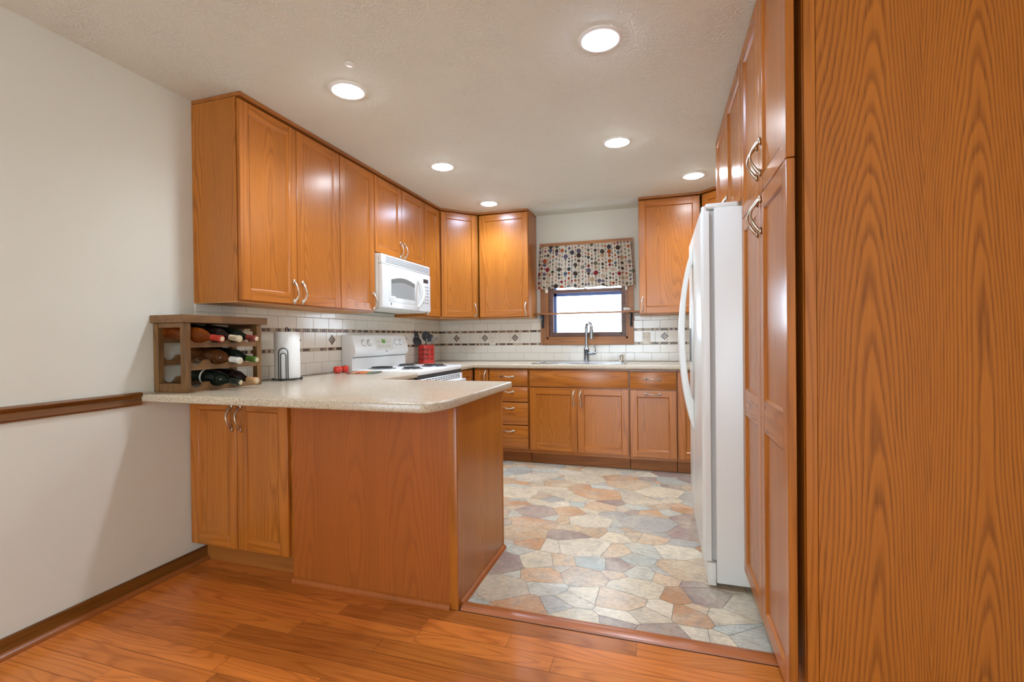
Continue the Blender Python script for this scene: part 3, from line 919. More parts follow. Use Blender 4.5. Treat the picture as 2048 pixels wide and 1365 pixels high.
# ------------------------------------------------------------------ window
def window():
    root = struct(thing('window_1', None, None, (0, YB, 0)))
    cx0, cx1, cz0, cz1, cw = 1.148, 2.077, 1.079, 2.115, 0.058
    y0, y1 = -0.020, 0.0
    b = MB()
    b.prism([(cx0, y0, cz0), (cx0 + cw, y0, cz0 + cw), (cx0 + cw, y0, cz1 - cw), (cx0, y0, cz1)], (0, 0.020, 0), m=0)
    b.prism([(cx1, y0, cz0), (cx1 - cw, y0, cz0 + cw), (cx1 - cw, y0, cz1 - cw), (cx1, y0, cz1)], (0, 0.020, 0), m=0)
    b.prism([(cx0, y0, cz0), (cx1, y0, cz0), (cx1 - cw, y0, cz0 + cw), (cx0 + cw, y0, cz0 + cw)], (0, 0.020, 0), m=1)
    b.prism([(cx0, y0, cz1), (cx1, y0, cz1), (cx1 - cw, y0, cz1 - cw), (cx0 + cw, y0, cz1 - cw)], (0, 0.020, 0), m=1)
    b.build('casing', [OAK_W, OAK_WH], root)
    # jamb lining
    j0, j1, k0, k1 = cx0 + cw, cx1 - cw, cz0 + cw, cz1 - cw
    b = MB()
    b.box(j0 - 0.004, j0 + 0.018, 0.0, 0.118, k0, k1); b.box(j1 - 0.018, j1 + 0.004, 0.0, 0.118, k0, k1)
    b.box(j0, j1, 0.0, 0.118, k0 - 0.004, k0 + 0.022, m=1); b.box(j0, j1, 0.0, 0.118, k1 - 0.018, k1 + 0.004, m=1)
    b.build('jamb', [OAK_W, OAK_WH], root)
    def sash(name, a, c, y, rb, rt):
        s0, s1 = j0 + 0.018, j1 - 0.018
        st = 0.046
        b = MB()
        b.box(s0, s0 + st, y, y + 0.03, a, c, 0.003); b.box(s1 - st, s1, y, y + 0.03, a, c, 0.003)
        b.box(s0 + st - .001, s1 - st + .001, y + 0.0005, y + 0.0295, a, a + rb, 0.003); b.box(s0 + st - .001, s1 - st + .001, y + 0.0005, y + 0.0295, c - rt, c, 0.003)
        o = b.build(name, OAK_SASH, root)
        b = MB(); b.box(s0 + st - 0.004, s1 - st + 0.004, y + 0.012, y + 0.016, a + rb - 0.004, c - rt + 0.004)
        b.build('pane', GLASS, o)
        return o
    zm = 1.632
    lo = sash('lower_sash', k0 + 0.022, zm + 0.01, 0.030, 0.045, 0.034)
    hi = sash('upper_sash', zm - 0.02, k1 - 0.018, 0.064, 0.03, 0.04)
    b = MB()
    b.lathe([(0, 0), (0.016, 0), (0.016, 0.006), (0.010, 0.010), (0, 0.010)], (1.6, 0.045, zm + 0.01), 16)
    b.tube([(1.6, 0.045, zm + 0.018), (1.585, 0.040, zm + 0.024), (1.572, 0.036, zm + 0.022), (1.566, 0.034, zm + 0.016)], [0.005, 0.005, 0.004, 0.005], 8)
    b.build('sash_lock', NICKEL, lo)
    # aluminium storm frame outside
    b = MB()
    s0, s1, a, c, y = j0 + 0.062, j1 - 0.062, k0 + 0.066, k1 - 0.06, 0.097
    b.box(s0 - 0.03, s0 + 0.024, y, y + 0.02, a, c); b.box(s1 - 0.002, s1 + 0.03, y, y + 0.02, a, c)
    b.box(s0, s1, y, y + 0.02, a - 0.03, a - 0.001); b.box(s0, s1, y, y + 0.02, c - 0.01, c + 0.03); b.box(s0, s1, y, y + 0.02, zm - 0.052, zm - 0.018)
    b.build('storm_frame', STORM, root)
window()

# roller shade tucked behind the valance: brackets and pull cord show
def shade():
    root = thing('window_blind', 'raised white blind behind the dotted valance, with dark pull cord', 'blind', (1.612, YB - 0.03, 1.64))
    b = MB(); b.box(-0.40, 0.40, -0.012, 0.008, 0.03, 0.055, 0.004); b.build('bottom_bar', BISQ, root)
    for s in (-1, 1):
        b = MB(); b.box(s * 0.398 - 0.010, s * 0.398 + 0.010, -0.014, 0.009, -0.03, 0.034, 0.002); b.build('bracket', BISQ, root)
    b = MB(); b.tube([(0.402, -0.002, -0.025), (0.403, -0.002, -0.12), (0.402, -0.002, -0.215)], 0.0016, 6); b.build('cord', DKGREY, root)
shade()

def valance():
    root = thing('valance', 'cream window valance printed with strings of coloured dots', 'curtain', (1.615, YB - 0.075, 1.645))
    NX, NZ = 380, 170
    rnd = random.Random(21)
    Wd = 0.96; Hh = 0.425
    pal = [(64, 48, 42), (72, 66, 54), (150, 74, 34), (128, 40, 44), (74, 92, 108), (98, 94, 74), (168, 84, 50), (170, 140, 108), (120, 116, 106), (92, 84, 100), (54, 58, 60), (176, 152, 130)]
    strings = []
    sx = 0.012
    while sx < Wd:
        dots = []; z = rnd.uniform(0, 0.04)
        while z < Hh:
            r = rnd.choice([0.0075, 0.0085, 0.011, 0.0145, 0.019, 0.0225])
            if len(strings) and any(abs(z - dz) < r + dr and sx - ox < r + dr for ox, ds in strings[-1:] for dz, dr, _ in ds): r = 0.0065
            dots.append((z, r, lin(rnd.choice(pal)))); z += r + rnd.uniform(0.010, 0.034) + 0.006
        strings.append((sx, dots))
        sx += rnd.uniform(0.027, 0.038)
    b = MB(); bm = b.bm
    cl = bm.verts.layers.float_color.new('dots')
    base = lin((202, 192, 174)); thread = lin((110, 104, 92))
    grid = []
    for i in range(NX + 1):
        u = i / NX; row = []
        near = [s for s in strings if abs(s[0] - u * Wd) < 0.026]
        for j in range(NZ + 1):
            v = j / NZ
            top = v
            x = (u - 0.5) * (0.968 - 0.052 * top ** 1.5)
            gather = math.sin(u * 62 + 2.2 * math.sin(u * 9)) * 0.006 + math.sin(u * 27 + 1) * 0.009
            y = -0.012 + gather * (1.1 - 0.45 * v)
            if u < 0.02 or u > 0.98: y += 0.02 * (1 - min(u, 1 - u) / 0.02)
            z = v * (Hh + 0.0) + (0.004 * math.sin(u * 40) * (1 - v) - 0.004 * math.sin(u * 17) * (1 - v))
            vt = bm.verts.new((x, y, z))
            c = base
            X, Z = u * Wd, v * Hh
            for sx, dots in near:
                if abs(X - sx) < 0.0016: c = thread
                for dz, dr, dc in dots:
                    d2 = math.hypot(X - sx, Z - dz)
                    if d2 < dr:
                        c = tuple(q * 0.62 for q in dc[:3]) + (1,) if d2 > dr - 0.0022 else dc
            vt[cl] = c
            row.append(vt)
        grid.append(row)
    for i in range(NX):
        for j in range(NZ):
            f = bm.faces.new((grid[i][j], grid[i + 1][j], grid[i + 1][j + 1], grid[i][j + 1])); f.smooth = True
    o = b.build('cloth', FABRIC, root, norm=False)
    md = o.modifiers.new('thickness', 'SOLIDIFY'); md.thickness = 0.0015
    b = MB(); b.tube([(-0.455, 0.06, Hh - 0.02), (-0.455, 0.012, Hh - 0.02), (0.455, 0.012, Hh - 0.02), (0.455, 0.06, Hh - 0.02)], 0.005, 8); b.build('rod', BISQ, root)
valance()

# shelf across the window with iron brackets
def shelf():
    root = thing('window_shelf', 'thin wooden shelf on black brackets across the window', 'shelf', (1.624, YB - 0.07, 1.385))
    b = MB(); b.box(-0.514, 0.514, -0.062, 0.048, 0, 0.015, 0.003); b.build('board', OAK_WH, root)
    for sx in (-0.452, 0.430):
        b = MB()
        b.box(sx - 0.012, sx + 0.012, 0.043, 0.0495, -0.135, -0.0005, 0.002)
        b.box(sx - 0.010, sx + 0.010, -0.045, 0.0485, -0.0065, -0.0005, 0.001)
        P = []
        for i in range(22):
            a = i / 21
            P.append((sx, 0.042 - 0.075 * a + 0.012 * math.sin(a * 2 * PI), -0.118 + 0.108 * a ** 1.3))
        b.tube(P, 0.006, 8)
        Q = [(sx, 0.012 + 0.016 * math.cos(t), -0.035 + 0.016 * math.sin(t)) for t in [2 * PI * i / 16 for i in range(16)]]
        b.tube(Q, 0.004, 6, closed=True)
        b.build('bracket', BLACK, root)
shelf()
fg = thing('figurine', 'small white rounded animal figurine on the window shelf', 'figurine', (2.018, YB - 0.085, 1.40))
b = MB()
b.ell((0.004, 0, 0.017), (0.030, 0.018, 0.017)); b.ell((-0.018, -0.004, 0.024), (0.015, 0.013, 0.0135)); b.ell((0.030, 0, 0.013), (0.014, 0.008, 0.008))
b.ell((-0.022, -0.016, 0.012), (0.008, 0.006, 0.012))
b.build('body', FIG, fg)
b = MB(); b.ell((-0.019, -0.0165, 0.027), (0.0028, 0.0015, 0.0028), seg=8, rings=6); b.build('eye', BLACK, fg)

# ------------------------------------------------------------------ wall plates
def outlet(label, loc, rz, switch=False):
    root = thing('light_switch' if switch else 'electrical_outlet', label, 'switch' if switch else 'outlet', loc, rz)
    b = MB(); b.box(-0.036, 0.036, -0.006, 0, -0.058, 0.058, 0.0025, 0, 2); b.build('plate', OUTLET, root)
    if switch:
        b = MB(); b.box(-0.006, 0.006, -0.016, -0.0055, -0.004, 0.016, 0.002); b.build('toggle', OUTLET, root)
        for zz in (-0.041, 0.041):
            b = MB(); b.box(-0.003, 0.003, -0.0068, -0.0055, zz - 0.003, zz + 0.003); b.build('screw', NICKEL, root)
    else:
        for dz in (-0.021, 0.021):
            b = MB(); b.box(-0.016, 0.016, -0.0078, -0.0055, dz - 0.014, dz + 0.014, 0.001)
            o = b.build('socket', OUTLET, root)
            b = MB(); b.box(-0.009, -0.006, -0.0084, -0.0075, dz - 0.004, dz + 0.006); b.box(0.006, 0.009, -0.0084, -0.0075, dz - 0.004, dz + 0.006); b.ell((0, -0.0078, dz - 0.009), (0.003, 0.0008, 0.003), seg=8, rings=6); b.build('slot', DKGREY, o)
outlet('cream outlet on the back wall tiles between corner and window', (0.615, YB - 0.0068, 1.140), 0)
outlet('cream toggle switch plate on the tiles right of the window', (2.192, YB - 0.0068, 1.136), 0, True)
outlet('cream outlet on the left wall tiles behind the wine rack', (0.0068, 1.955, 1.205), H90)

# ------------------------------------------------------------------ range
def coil_burner(root, x, y, r, z):
    b = MB(); b.lathe([(0, -0.004), (r * 0.4, -0.004), (r * 0.95, -0.001), (r * 1.06, 0.003), (r * 1.14, 0.003), (r * 1.16, 0.0002)], (x, y, z), 32); p = b.build('drip_pan', PAN, root)
    b = MB(); P = []
    n = 4.0 if r < 0.08 else 5.0
    k = int(n * 22)
    for i in range(k + 1):
        a = i / k
        q = r * (0.2 + 0.74 * a)
        P.append((x + q * math.cos(a * n * 2 * PI), y + q * math.sin(a * n * 2 * PI), z + 0.011))
    b.tube(P, 0.0048, 6); b.build('burner_coil', COIL, p)
def rng():
    y0, W = 3.038, 0.786
    root = thing('electric_range', 'white electric range with four coil burners and a slanted control panel', 'stove', (0.0, y0, 0))
    # local frame = world shifted: x out of the wall, y along the wall
    b = MB(); b.box(0.01, 0.62, 0.004, W - 0.004, 0.03, 0.885); b.build('body', RWHITE, root)
    b = MB(); b.box(0.06, 0.655, 0.001, W - 0.001, 0.889, 0.925, 0.008, 0, 3); b.build('cooktop', RWHITE, root)
    b = MB()
    prof = [(0.01, 0.87), (0.098, 0.87), (0.100, 1.012), (0.104, 1.020), (0.128, 1.045), (0.132, 1.065), (0.104, 1.178), (0.094, 1.188), (0.01, 1.188)]
    b.prism([(x, 0.002, z) for x, z in prof], (0, W - 0.004, 0)); 
    bg = b.build('backguard', RWHITE, root)
    b = MB(); b.box(0.099, 0.107, 0.003, W - 0.003, 1.0145, 1.0185); b.build('shadow_gap', DKGREY, bg)
    # slanted face: from (0.132,1.065) to (0.104,1.178)
    sl = Vector((0.104 - 0.132, 0, 1.178 - 1.065)); sl.normalize()
    nm = Vector((sl.z, 0, -sl.x))
    def face(t, y, d=0.0):
        return Vector((0.132, y, 1.065)) + sl * t + nm * d
    def plate(y0_, y1_, t0, t1, d, name, mat, par):
        b = MB()
        b.prism([face(t0, y0_, 0.0002), face(t0, y1_, 0.0002), face(t1, y1_, 0.0002), face(t1, y0_, 0.0002)], nm * d)
        return b.build(name, mat, par)
    rot = Quaternion((0, 1, 0), math.atan2(nm.x, nm.z)).to_matrix().to_4x4()
    kn = MB(); kn.lathe([(0, 0.022), (0.017, 0.022), (0.019, 0.018), (0.0215, 0.004), (0.0225, 0.0)], seg=24); kn.box(-0.018, 0.018, -0.004, 0.004, 0.018, 0.028, 0.002)
    c0 = face(0.066, 0.125, 0.0003)
    k0 = kn.xform(Matrix.Translation(c0) @ rot).build('knob', RWHITE, root)
    dl = MB(); dl.lathe([(0.0225, 0.0006), (0.0275, 0.0006)], seg=24)
    d0 = dl.xform(Matrix.Translation(c0) @ rot).build('dial_ring', GREYP, k0, norm=False)
    for yy in (0.198, 0.600, 0.665):
        k = copy_tree(k0, root); k.location = k0.location + Vector((0, yy - 0.125, 0))
    p = plate(0.290, 0.540, 0.004, 0.105, 0.0012, 'control_panel', BISQ, root)
    b_ = plate(0.378, 0.432, 0.060, 0.092, 0.002, 'display', LCD, p)
    bt = MB()
    for i in range(6):
        yy = 0.312 + i * 0.033
        bt.prism([face(0.022, yy, 0.001), face(0.022, yy + 0.02, 0.001), face(0.046, yy + 0.02, 0.001), face(0.046, yy, 0.001)], nm * 0.0012)
    for yy in (0.306, 0.336, 0.452, 0.486):
        bt.prism([face(0.064, yy, 0.001), face(0.064, yy + 0.02, 0.001), face(0.084, yy + 0.02, 0.001), face(0.084, yy, 0.001)], nm * 0.0012)
    bt.prism([face(0.099, 0.300, 0.001), face(0.099, 0.510, 0.001), face(0.101, 0.510, 0.001), face(0.101, 0.300, 0.001)], nm * 0.0008)
    bt.build('button', plain('pale_button', (206, 204, 192), 0.4), p)
    plate(0.405, 0.440, -0.012, -0.006, 0.001, 'maker_mark', GREYP, root)
    plate(0.560, 0.566, 0.055, 0.062, 0.001, 'indicator_light', DKGREY, root)
    coil_burner(root, 0.235, 0.20, 0.092, 0.925); coil_burner(root, 0.235, 0.575, 0.07, 0.925)
    coil_burner(root, 0.495, 0.20, 0.07, 0.925); coil_burner(root, 0.495, 0.575, 0.092, 0.925)
    b = MB(); b.box(0.62, 0.648, 0.004, W - 0.004, 0.862, 0.888); b.build('vent_gap', DKGREY, root)
    b = MB(); b.box(0.62, 0.662, 0.004, W - 0.004, 0.215, 0.858, 0.006, 0, 2); dr = b.build('oven_door', RWHITE, root)
    b = MB()
    for i in range(14):
        yy = 0.06 + i * 0.048
        for zz in (0.822, 0.836, 0.850):
            b.box(0.6605, 0.6632, yy, yy + 0.036, zz - 0.0032, zz + 0.0032)
    b.build('vent_slots', DKGREY, dr)
    b = MB(); b.box(0.6615, 0.664, 0.12, W - 0.12, 0.36, 0.66, 0.001); b.build('oven_window', DKGREY, dr)
    b = MB()
    b.prism([(0.662, 0.012, 0.772), (0.694, 0.012, 0.776), (0.703, 0.012, 0.790), (0.700, 0.012, 0.806), (0.688, 0.012, 0.810), (0.662, 0.012, 0.806)], (0, W - 0.024, 0), bev=0.003); b.build('handle', RWHITE, dr)
    b = MB(); b.box(0.62, 0.655, 0.004, W - 0.004, 0.035, 0.208, 0.006, 0, 2); b.build('storage_drawer', RWHITE, root)
rng()

# ------------------------------------------------------------------ microwave
def micro():
    y0, W = 3.041, 0.766
    zb, zt = 1.388, 1.793
    root = thing('microwave', 'white over-the-range microwave under the short cabinet', 'microwave', (0.0, y0, 0))
    b = MB(); b.box(0.009, 0.335, 0, W, zb + 0.004, zt - 0.001, 0.002); b.build('body', BISQ, root)
    fx = 0.336
    b = MB(); b.box(fx, 0.366, 0.001, W - 0.001, 1.719, zt - 0.001, 0.008, 0, 3); g = b.build('vent_grille', WHITE, root)
    b = MB()
    for i in range(4): b.box(0.3655, 0.3668, 0.055, W - 0.02, 1.7335 + i * 0.0125, 1.739 + i * 0.0125)
    b.build('louvre', plain('louvre_grey', (128, 134, 138), 0.5), g)
    D1 = 0.560
    b = MB()
    # door: frame with an arched opening
    yA, yB, zA, zB = 0.115, 0.475, 1.475, 1.640
    b.box(fx, 0.372, 0.001, D1, zb + 0.002, 1.716, 0.007, 0, 3)
    d = b.build('door', WHITE, root)
    def arch(y0_, y1_, z0_, z1_, rise):
        pts = [(y0_, z0_), (y1_, z0_)]
        for i in range(15):
            t = i / 14
            pts.append((y1_ + (y0_ - y1_) * t, z1_ + rise * math.sin(PI * t)))
        return pts
    b = MB(); b.prism([(0.3722, y, z) for y, z in [(0.082, 1.440), (0.515, 1.440), (0.515, 1.668), (0.082, 1.668)]], (0.0014, 0, 0), bev=0.0006); b.build('door_inset', WHITE, d)
    wp = arch(yA, yB, zA, zB - 0.03, 0.026)
    b = MB(); b.prism([(0.3737, y, z) for y, z in wp], (0.0012, 0, 0)); b.build('window', MWGLASS, d)
    b = MB(); up = arch(yA, yB, zB - 0.062, zB - 0.03, 0.026)
    lowc = [(yA + (yB - yA) * t / 14, zB - 0.062 + 0.022 * math.sin(PI * t / 14)) for t in range(15)]
    topc = [(yB + (yA - yB) * t / 14, zB - 0.03 + 0.026 * math.sin(PI * t / 14)) for t in range(15)]
    b.prism([(0.375, y, z) for y, z in lowc + topc], (0.0006, 0, 0)); b.build('window_shade_band', MWDARK, d)
    b = MB(); b.box(0.3737, 0.3752, 0.092, 0.175, 1.470, 1.484); b.build('sticker', PAPER, d)
    b = MB(); b.lathe([(0, 0.0006), (0.011, 0.0006)], (0.3722, 0.115, 1.424), 24, axis='x')
    bd = b.build('round_badge', DKGREY, d, label='small dark round maker badge', norm=False)
    b = MB()
    b.tube([(0.3732, 0.115 + 0.0085 * math.cos(a), 1.424 + 0.0085 * math.sin(a)) for a in [2 * PI * i / 20 for i in range(20)]], 0.0007, 6, closed=True)
    b.tube([(0.3732, 0.111 + 0.004 * math.cos(a), 1.425 + 0.005 * math.sin(a)) for a in [0.6 + 4.9 * i / 14 for i in range(15)]], 0.0008, 6)
    b.tube([(0.3732, 0.120 - 0.003 + 0.003 * math.cos(a), 1.424 + 0.005 * math.sin(a)) for a in [0.9 + 4.4 * i / 14 for i in range(15)]], 0.0008, 6)
    b.build('badge_script', WHITE, bd)
    b = MB(); b.box(fx, 0.370, D1 + 0.002, W - 0.001, zb + 0.002, 1.716, 0.006, 0, 3); p = b.build('control_panel', WHITE, root)
    b = MB(); b.box(0.3700, 0.3712, D1 + 0.075, D1 + 0.16, 1.640, 1.672); b.build('display', DKGREY, p)
    b = MB()
    for i in range(6):
        for j in range(3): b.box(0.3700, 0.3710, D1 + 0.07 + j * 0.036, D1 + 0.09 + j * 0.036, 1.46 + i * 0.028, 1.472 + i * 0.028)
    b.build('key', GREYP, p)
    b = MB(); P = []; rr = []
    for i in range(21):
        t = i / 20
        P.append((0.374 + 0.044 * math.sin(PI * t) ** 0.8, 0.538 + 0.018 * math.sin(PI * t), 1.425 + 0.225 * t)); rr.append(0.011 + 0.003 * math.sin(PI * t))
    b.tube(P, rr, 12); b.build('handle', BISQ, d)
    b = MB(); b.box(0.03, 0.33, 0.02, W - 0.02, zb - 0.006, zb + 0.0035); u = b.build('vent_base', BISQ, root)
    b = MB()
    for i in range(12): b.box(0.04, 0.10, 0.06 + i * 0.05, 0.09 + i * 0.05, zb - 0.0075, zb - 0.0055)
    b.build('vent_slots', DKGREY, u)
micro()

# ------------------------------------------------------------------ refrigerator
def fridge():
    y0, y1 = 2.314, 3.222
    root = thing('refrigerator', 'white side-by-side refrigerator with long curved handles', 'refrigerator', (0, 0, 0))
    zt = 1.733
    b = MB(); b.box(2.556, 3.22, y0, y1, 0.03, zt, 0.004, 0, 2); b.build('body', FWHITE, root)
    b = MB(); b.box(2.533, 2.556, y0 + 0.012, y1 - 0.012, 0.13, zt - 0.012); b.build('gasket', GASKET, root)
    def door(a, c):
        n = 8
        P = [(2.534, a), (2.534, c)]
        for k in range(n + 1):
            t = PI / 2 * k / n
            P.append((2.514 - 0.016 * math.sin(t), c - 0.016 + 0.016 * math.cos(t)))
        for k in range(n + 1):
            t = PI / 2 * k / n
            P.append((2.514 - 0.016 * math.cos(t), a + 0.016 - 0.016 * math.sin(t)))
        b = MB(); b.prism([(x, y, 0.128) for x, y in P], (0, 0, zt - 0.012 - 0.128), bev=0.003, smooth=True)
        return b.build('door', FWHITE, root)
    d1 = door(y0, 2.872); d2 = door(2.880, y1)
    def grip(d, ya, yb):
        N = 28
        z0, z1 = 0.622, 1.650
        out = [(2.4985 - 0.079 * max(0.0, math.sin(PI * i / N)) ** 0.72, z0 + (z1 - z0) * i / N) for i in range(N + 1)]
        zi0, zi1 = 0.79, 1.560
        inn = [(2.4985 - 0.046 * max(0.0, math.sin(PI * i / N)) ** 0.6, zi1 + (zi0 - zi1) * i / N) for i in range(N + 1)]
        pts = out + inn
        b = MB(); b.prism([(x, ya, z) for x, z in pts], (0, yb - ya, 0), bev=0.005, seg=3, smooth=True)
        b.build('handle', FWHITE, d)
    grip(d1, 2.822, 2.862); grip(d2, 2.890, 2.930)
    b = MB(); b.box(2.4945, 2.499, 2.965, 3.165, 0.98, 1.34, 0.002); dp = b.build('dispenser', BISQ, d2)
    b = MB(); b.box(2.4935, 2.4946, 2.985, 3.145, 1.00, 1.20); b.build('dispenser_recess', DKGREY, dp)
    b = MB()
    b.box(2.520, 2.66, y0 + 0.012, y0 + 0.10, zt + 0.0004, zt + 0.026, 0.010, 0, 3); b.build('hinge_cover', FWHITE, root)
    b = MB(); b.box(2.520, 2.66, y1 - 0.10, y1 - 0.012, zt + 0.0004, zt + 0.026, 0.010, 0, 3); b.build('hinge_cover', FWHITE, root)
    b = MB(); b.lathe([(0, 0.024), (0.010, 0.024), (0.014, 0.018), (0.014, 0.0)], (2.516, y0 + 0.022, zt - 0.0115), 18); b.build('hinge_pin', FWHITE, root)
    b = MB(); b.box(2.518, 2.555, y0 + 0.008, y1 - 0.008, 0.012, 0.118, 0.006, 0, 2); b.build('toe_grille', BISQ, root)
    for yy in (y0 + 0.08, y1 - 0.08):
        for xx in (2.62, 3.15):
            b = MB(); b.lathe([(0, 0.003), (0.02, 0.003), (0.02, 0.031), (0, 0.031)], (xx, yy, 0), 14); b.build('foot', DKGREY, root)
fridge()

# ------------------------------------------------------------------ recessed lights
LAMPS = [(2.089, 2.018, 'c', 'bluish white recessed ceiling light nearest the camera, by the pantry'),
         (0.835, 2.030, 'w', 'warm recessed ceiling light above the peninsula, by the near upper cabinet'),
         (0.822, 3.138, 'w', 'warm recessed ceiling light out from the microwave'),
         (2.065, 3.112, 'w', 'warm recessed ceiling light in front of the refrigerator, mid kitchen'),
         (2.578, 3.954, 'w', 'warm recessed ceiling light by the right corner cabinet beyond the refrigerator'),
         (0.813, 4.138, 'c', 'bluish white recessed ceiling light at the left corner cabinet')]
first = None
for i, (x, y, k, lab) in enumerate(LAMPS):
    if first is None:
        first = thing('recessed_light', lab, 'ceiling light', (x, y, ZT), 0, 'recessed lights in the kitchen ceiling')
        b = MB(); b.lathe([(0.068, -0.0005), (0.071, -0.006), (0.080, -0.0075), (0.088, -0.005), (0.092, -0.0004)], seg=40); b.build('trim_ring', LTRIM, first)
        b = MB(); b.lathe([(0, -0.022), (0.03, -0.020), (0.055, -0.013), (0.068, -0.004), (0.0685, -0.0004)], seg=32); ln = b.build('lens', LENSC, first)
        ln.material_slots[0].link = 'OBJECT'; ln.material_slots[0].material = LENSC
        r = first
    else:
        r = copy_tree(first); r.location = (x, y, ZT); r['label'] = lab
        for ch in kids(r):
            if ch.name.startswith('lens'): ch.material_slots[0].material = LENSC if k == 'c' else LENSW
    ld = bpy.data.lights.new('beam', 'SPOT'); ld.energy = CAN_SPOT; ld.color = [min(1.4, q) for q in (CAN_COOL if k == 'c' else CAN_WARM)]
    ld.spot_size = R(152); ld.spot_blend = 1.0; ld.shadow_soft_size = 0.055
    lo_ = bpy.data.objects.new('beam', ld); COL.objects.link(lo_); lo_.parent = r; lo_.location = (0, 0, -0.05)
cp = MB(); cp.lathe([(0, -0.006), (0.018, -0.006), (0.022, -0.003), (0.022, -0.0005)], (0.987, 1.839, ZT), 20)
tag(cp.build('ceiling_cap', LTRIM), 'small white round cap on the ceiling near the peninsula light', 'cap')

# unseen globe lamp, added behind the camera for fill light
pd = thing('fill_globe', 'white globe lamp added behind the camera as fill light', 'fill lamp', (2.1, -1.7, ZT))
b = MB(); b.lathe([(0, -0.03), (0.05, -0.028), (0.065, -0.008), (0.065, -0.0005)], seg=28); b.build('canopy', NICKEL, pd)
b = MB(); b.tube([(0, 0, -0.02), (0, 0, -0.36)], 0.006, 8); b.build('stem', NICKEL, pd)
b = MB(); b.ell((0, 0, -0.50), (0.16, 0.16, 0.15), seg=28, rings=18); b.build('globe', plain('opal_globe', (250, 250, 248), 0.4, emit=FILL_COL, es=FILL_POWER, var=0), pd)

# ------------------------------------------------------------------ wine rack and bottles
def rack():
    root = thing('wine_rack', 'brown wooden twelve bottle wine rack at the wall end of the worktop', 'wine rack', (0.105, 1.865, C))
    X0, X1, Y0, Y1 = 0.004 - 0.105, 0.206 - 0.105, 1.645 - 1.865, 2.087 - 1.865
    b = MB(); b.box(X0 - 0.003, X1 + 0.010, Y0 - 0.013, Y1 + 0.036, 0.330, 0.368, 0.002); b.build('top', RACK_H, root)
    pw = 0.030
    for px in (X0, X1 - pw):
        for py in (Y0, Y1 - pw):
            b = MB(); b.box(px, px + pw, py, py + pw, 0, 0.3295, 0.0015); b.build('post', RACK, root)
    for py in (Y0 + 0.004, Y1 - pw + 0.004):
        b = MB(); b.box(X0 + pw, X1 - pw, py, py + 0.022, 0, 0.042, 0.001); b.build('side_rail', RACK_H, root)
        b = MB(); b.box(X0 + pw, X1 - pw, py, py + 0.022, 0.308, 0.3295, 0.001); b.build('side_rail', RACK_H, root)
    cols = [1.710 - 1.865, 1.810 - 1.865, 1.910 - 1.865, 2.010 - 1.865]
    def rail(x, zb, zs):
        """scalloped rail: bottom at zb, scallop low point at zs"""
        a, c = Y0 + pw, Y1 - pw
        top = zs + 0.026; r = 0.042
        pts = [(a, zb), (c, zb), (c, top)]
        hw = math.sqrt(r * r - (r - 0.026) ** 2)
        for cy in cols[::-1]:
            for k in range(11):
                t = hw - 2 * hw * k / 10
                yy = cy + t
                zz = zs + r - math.sqrt(max(0, r * r - t * t))
                if a < yy < c: pts.append((yy, zz))
        pts.append((a, top))
        b = MB(); b.prism([(x, y, z) for y, z in pts], (0.018, 0, 0)); b.build('scalloped_rail', RACK_H, root)
    for zs in (0.018, 0.126, 0.234):
        rail(X1 - pw + 0.009, max(0.0, zs - 0.022), zs)
        rail(X0 + 0.006, max(0.0, zs + 0.002), zs + 0.024)
rack()
def bottle(label, col, row, glass, foil, band=False, yaw=4.0):
    y = 1.710 + 0.1 * col
    zf_ = C + (0.018, 0.126, 0.234)[row]
    tilt = R(8.0)
    # axis passes radius above the front scallop at x = 0.19
    z = zf_ + 0.0385 + (0.192 - 0.03) * math.tan(tilt)
    root = thing('wine_bottle', label, 'bottle', (0.030, y - 0.006, z), 0, 'wine bottles in the rack', rot=(0, PI / 2 + tilt, R(yaw)))
    rb = 0.0365
    b = MB(); b.lathe([(0, 0.006), (0.02, 0.002), (rb - 0.004, 0.0), (rb, 0.005), (rb, 0.178), (0.034, 0.196), (0.026, 0.216), (0.0175, 0.232), (0.0145, 0.245), (0.0145, 0.256), (0, 0.256)], seg=28); b.build('glass', glass, root)
    b = MB(); b.lathe([(0, 0.2565), (0.0148, 0.2565), (0.0150, 0.300), (0.0165, 0.302), (0.0165, 0.312), (0.0150, 0.3145), (0.0115, 0.3145)], seg=20); b.build('capsule', foil, root)
    b = MB(); b.lathe([(0, 0.3158), (0.0085, 0.3158), (0.0115, 0.3150), (0.0115, 0.3138), (0, 0.3138)], seg=16); b.build('cap_disc', CORK, root)
    if band:
        b = MB(); b.lathe([(rb + 0.0004, 0.098), (rb + 0.0008, 0.0985), (rb + 0.0008, 0.1085), (rb + 0.0004, 0.109)], seg=28); b.build('label_band', FOIL['white'], root)
    return root
bottle('amber wine bottle with red capsule, top row of the rack', 0, 2, BG_AMB, FOIL['red'])
bottle('dark wine bottle with cream capsule, middle of the top row of the rack', 1, 2, BG_DRK, FOIL['cream'])
bottle('dark green wine bottle with maroon capsule, far end of the top row', 2, 2, BG_GRN, FOIL['maroon'])
bottle('brown wine bottle with white capsule, nearer bottle of the middle row', 1, 1, BG_BRN, FOIL['white'])
bottle('dark green wine bottle with bright green capsule, middle row of the rack', 2, 1, BG_GRN, FOIL['green'])
bottle('dark green wine bottle with a pale band round it, bottom row of the rack', 1, 0, BG_GRN, FOIL['black'], True)
bottle('dark brown wine bottle with tan capsule, far bottle of the bottom row', 2, 0, BG_DRK, FOIL['tan'])

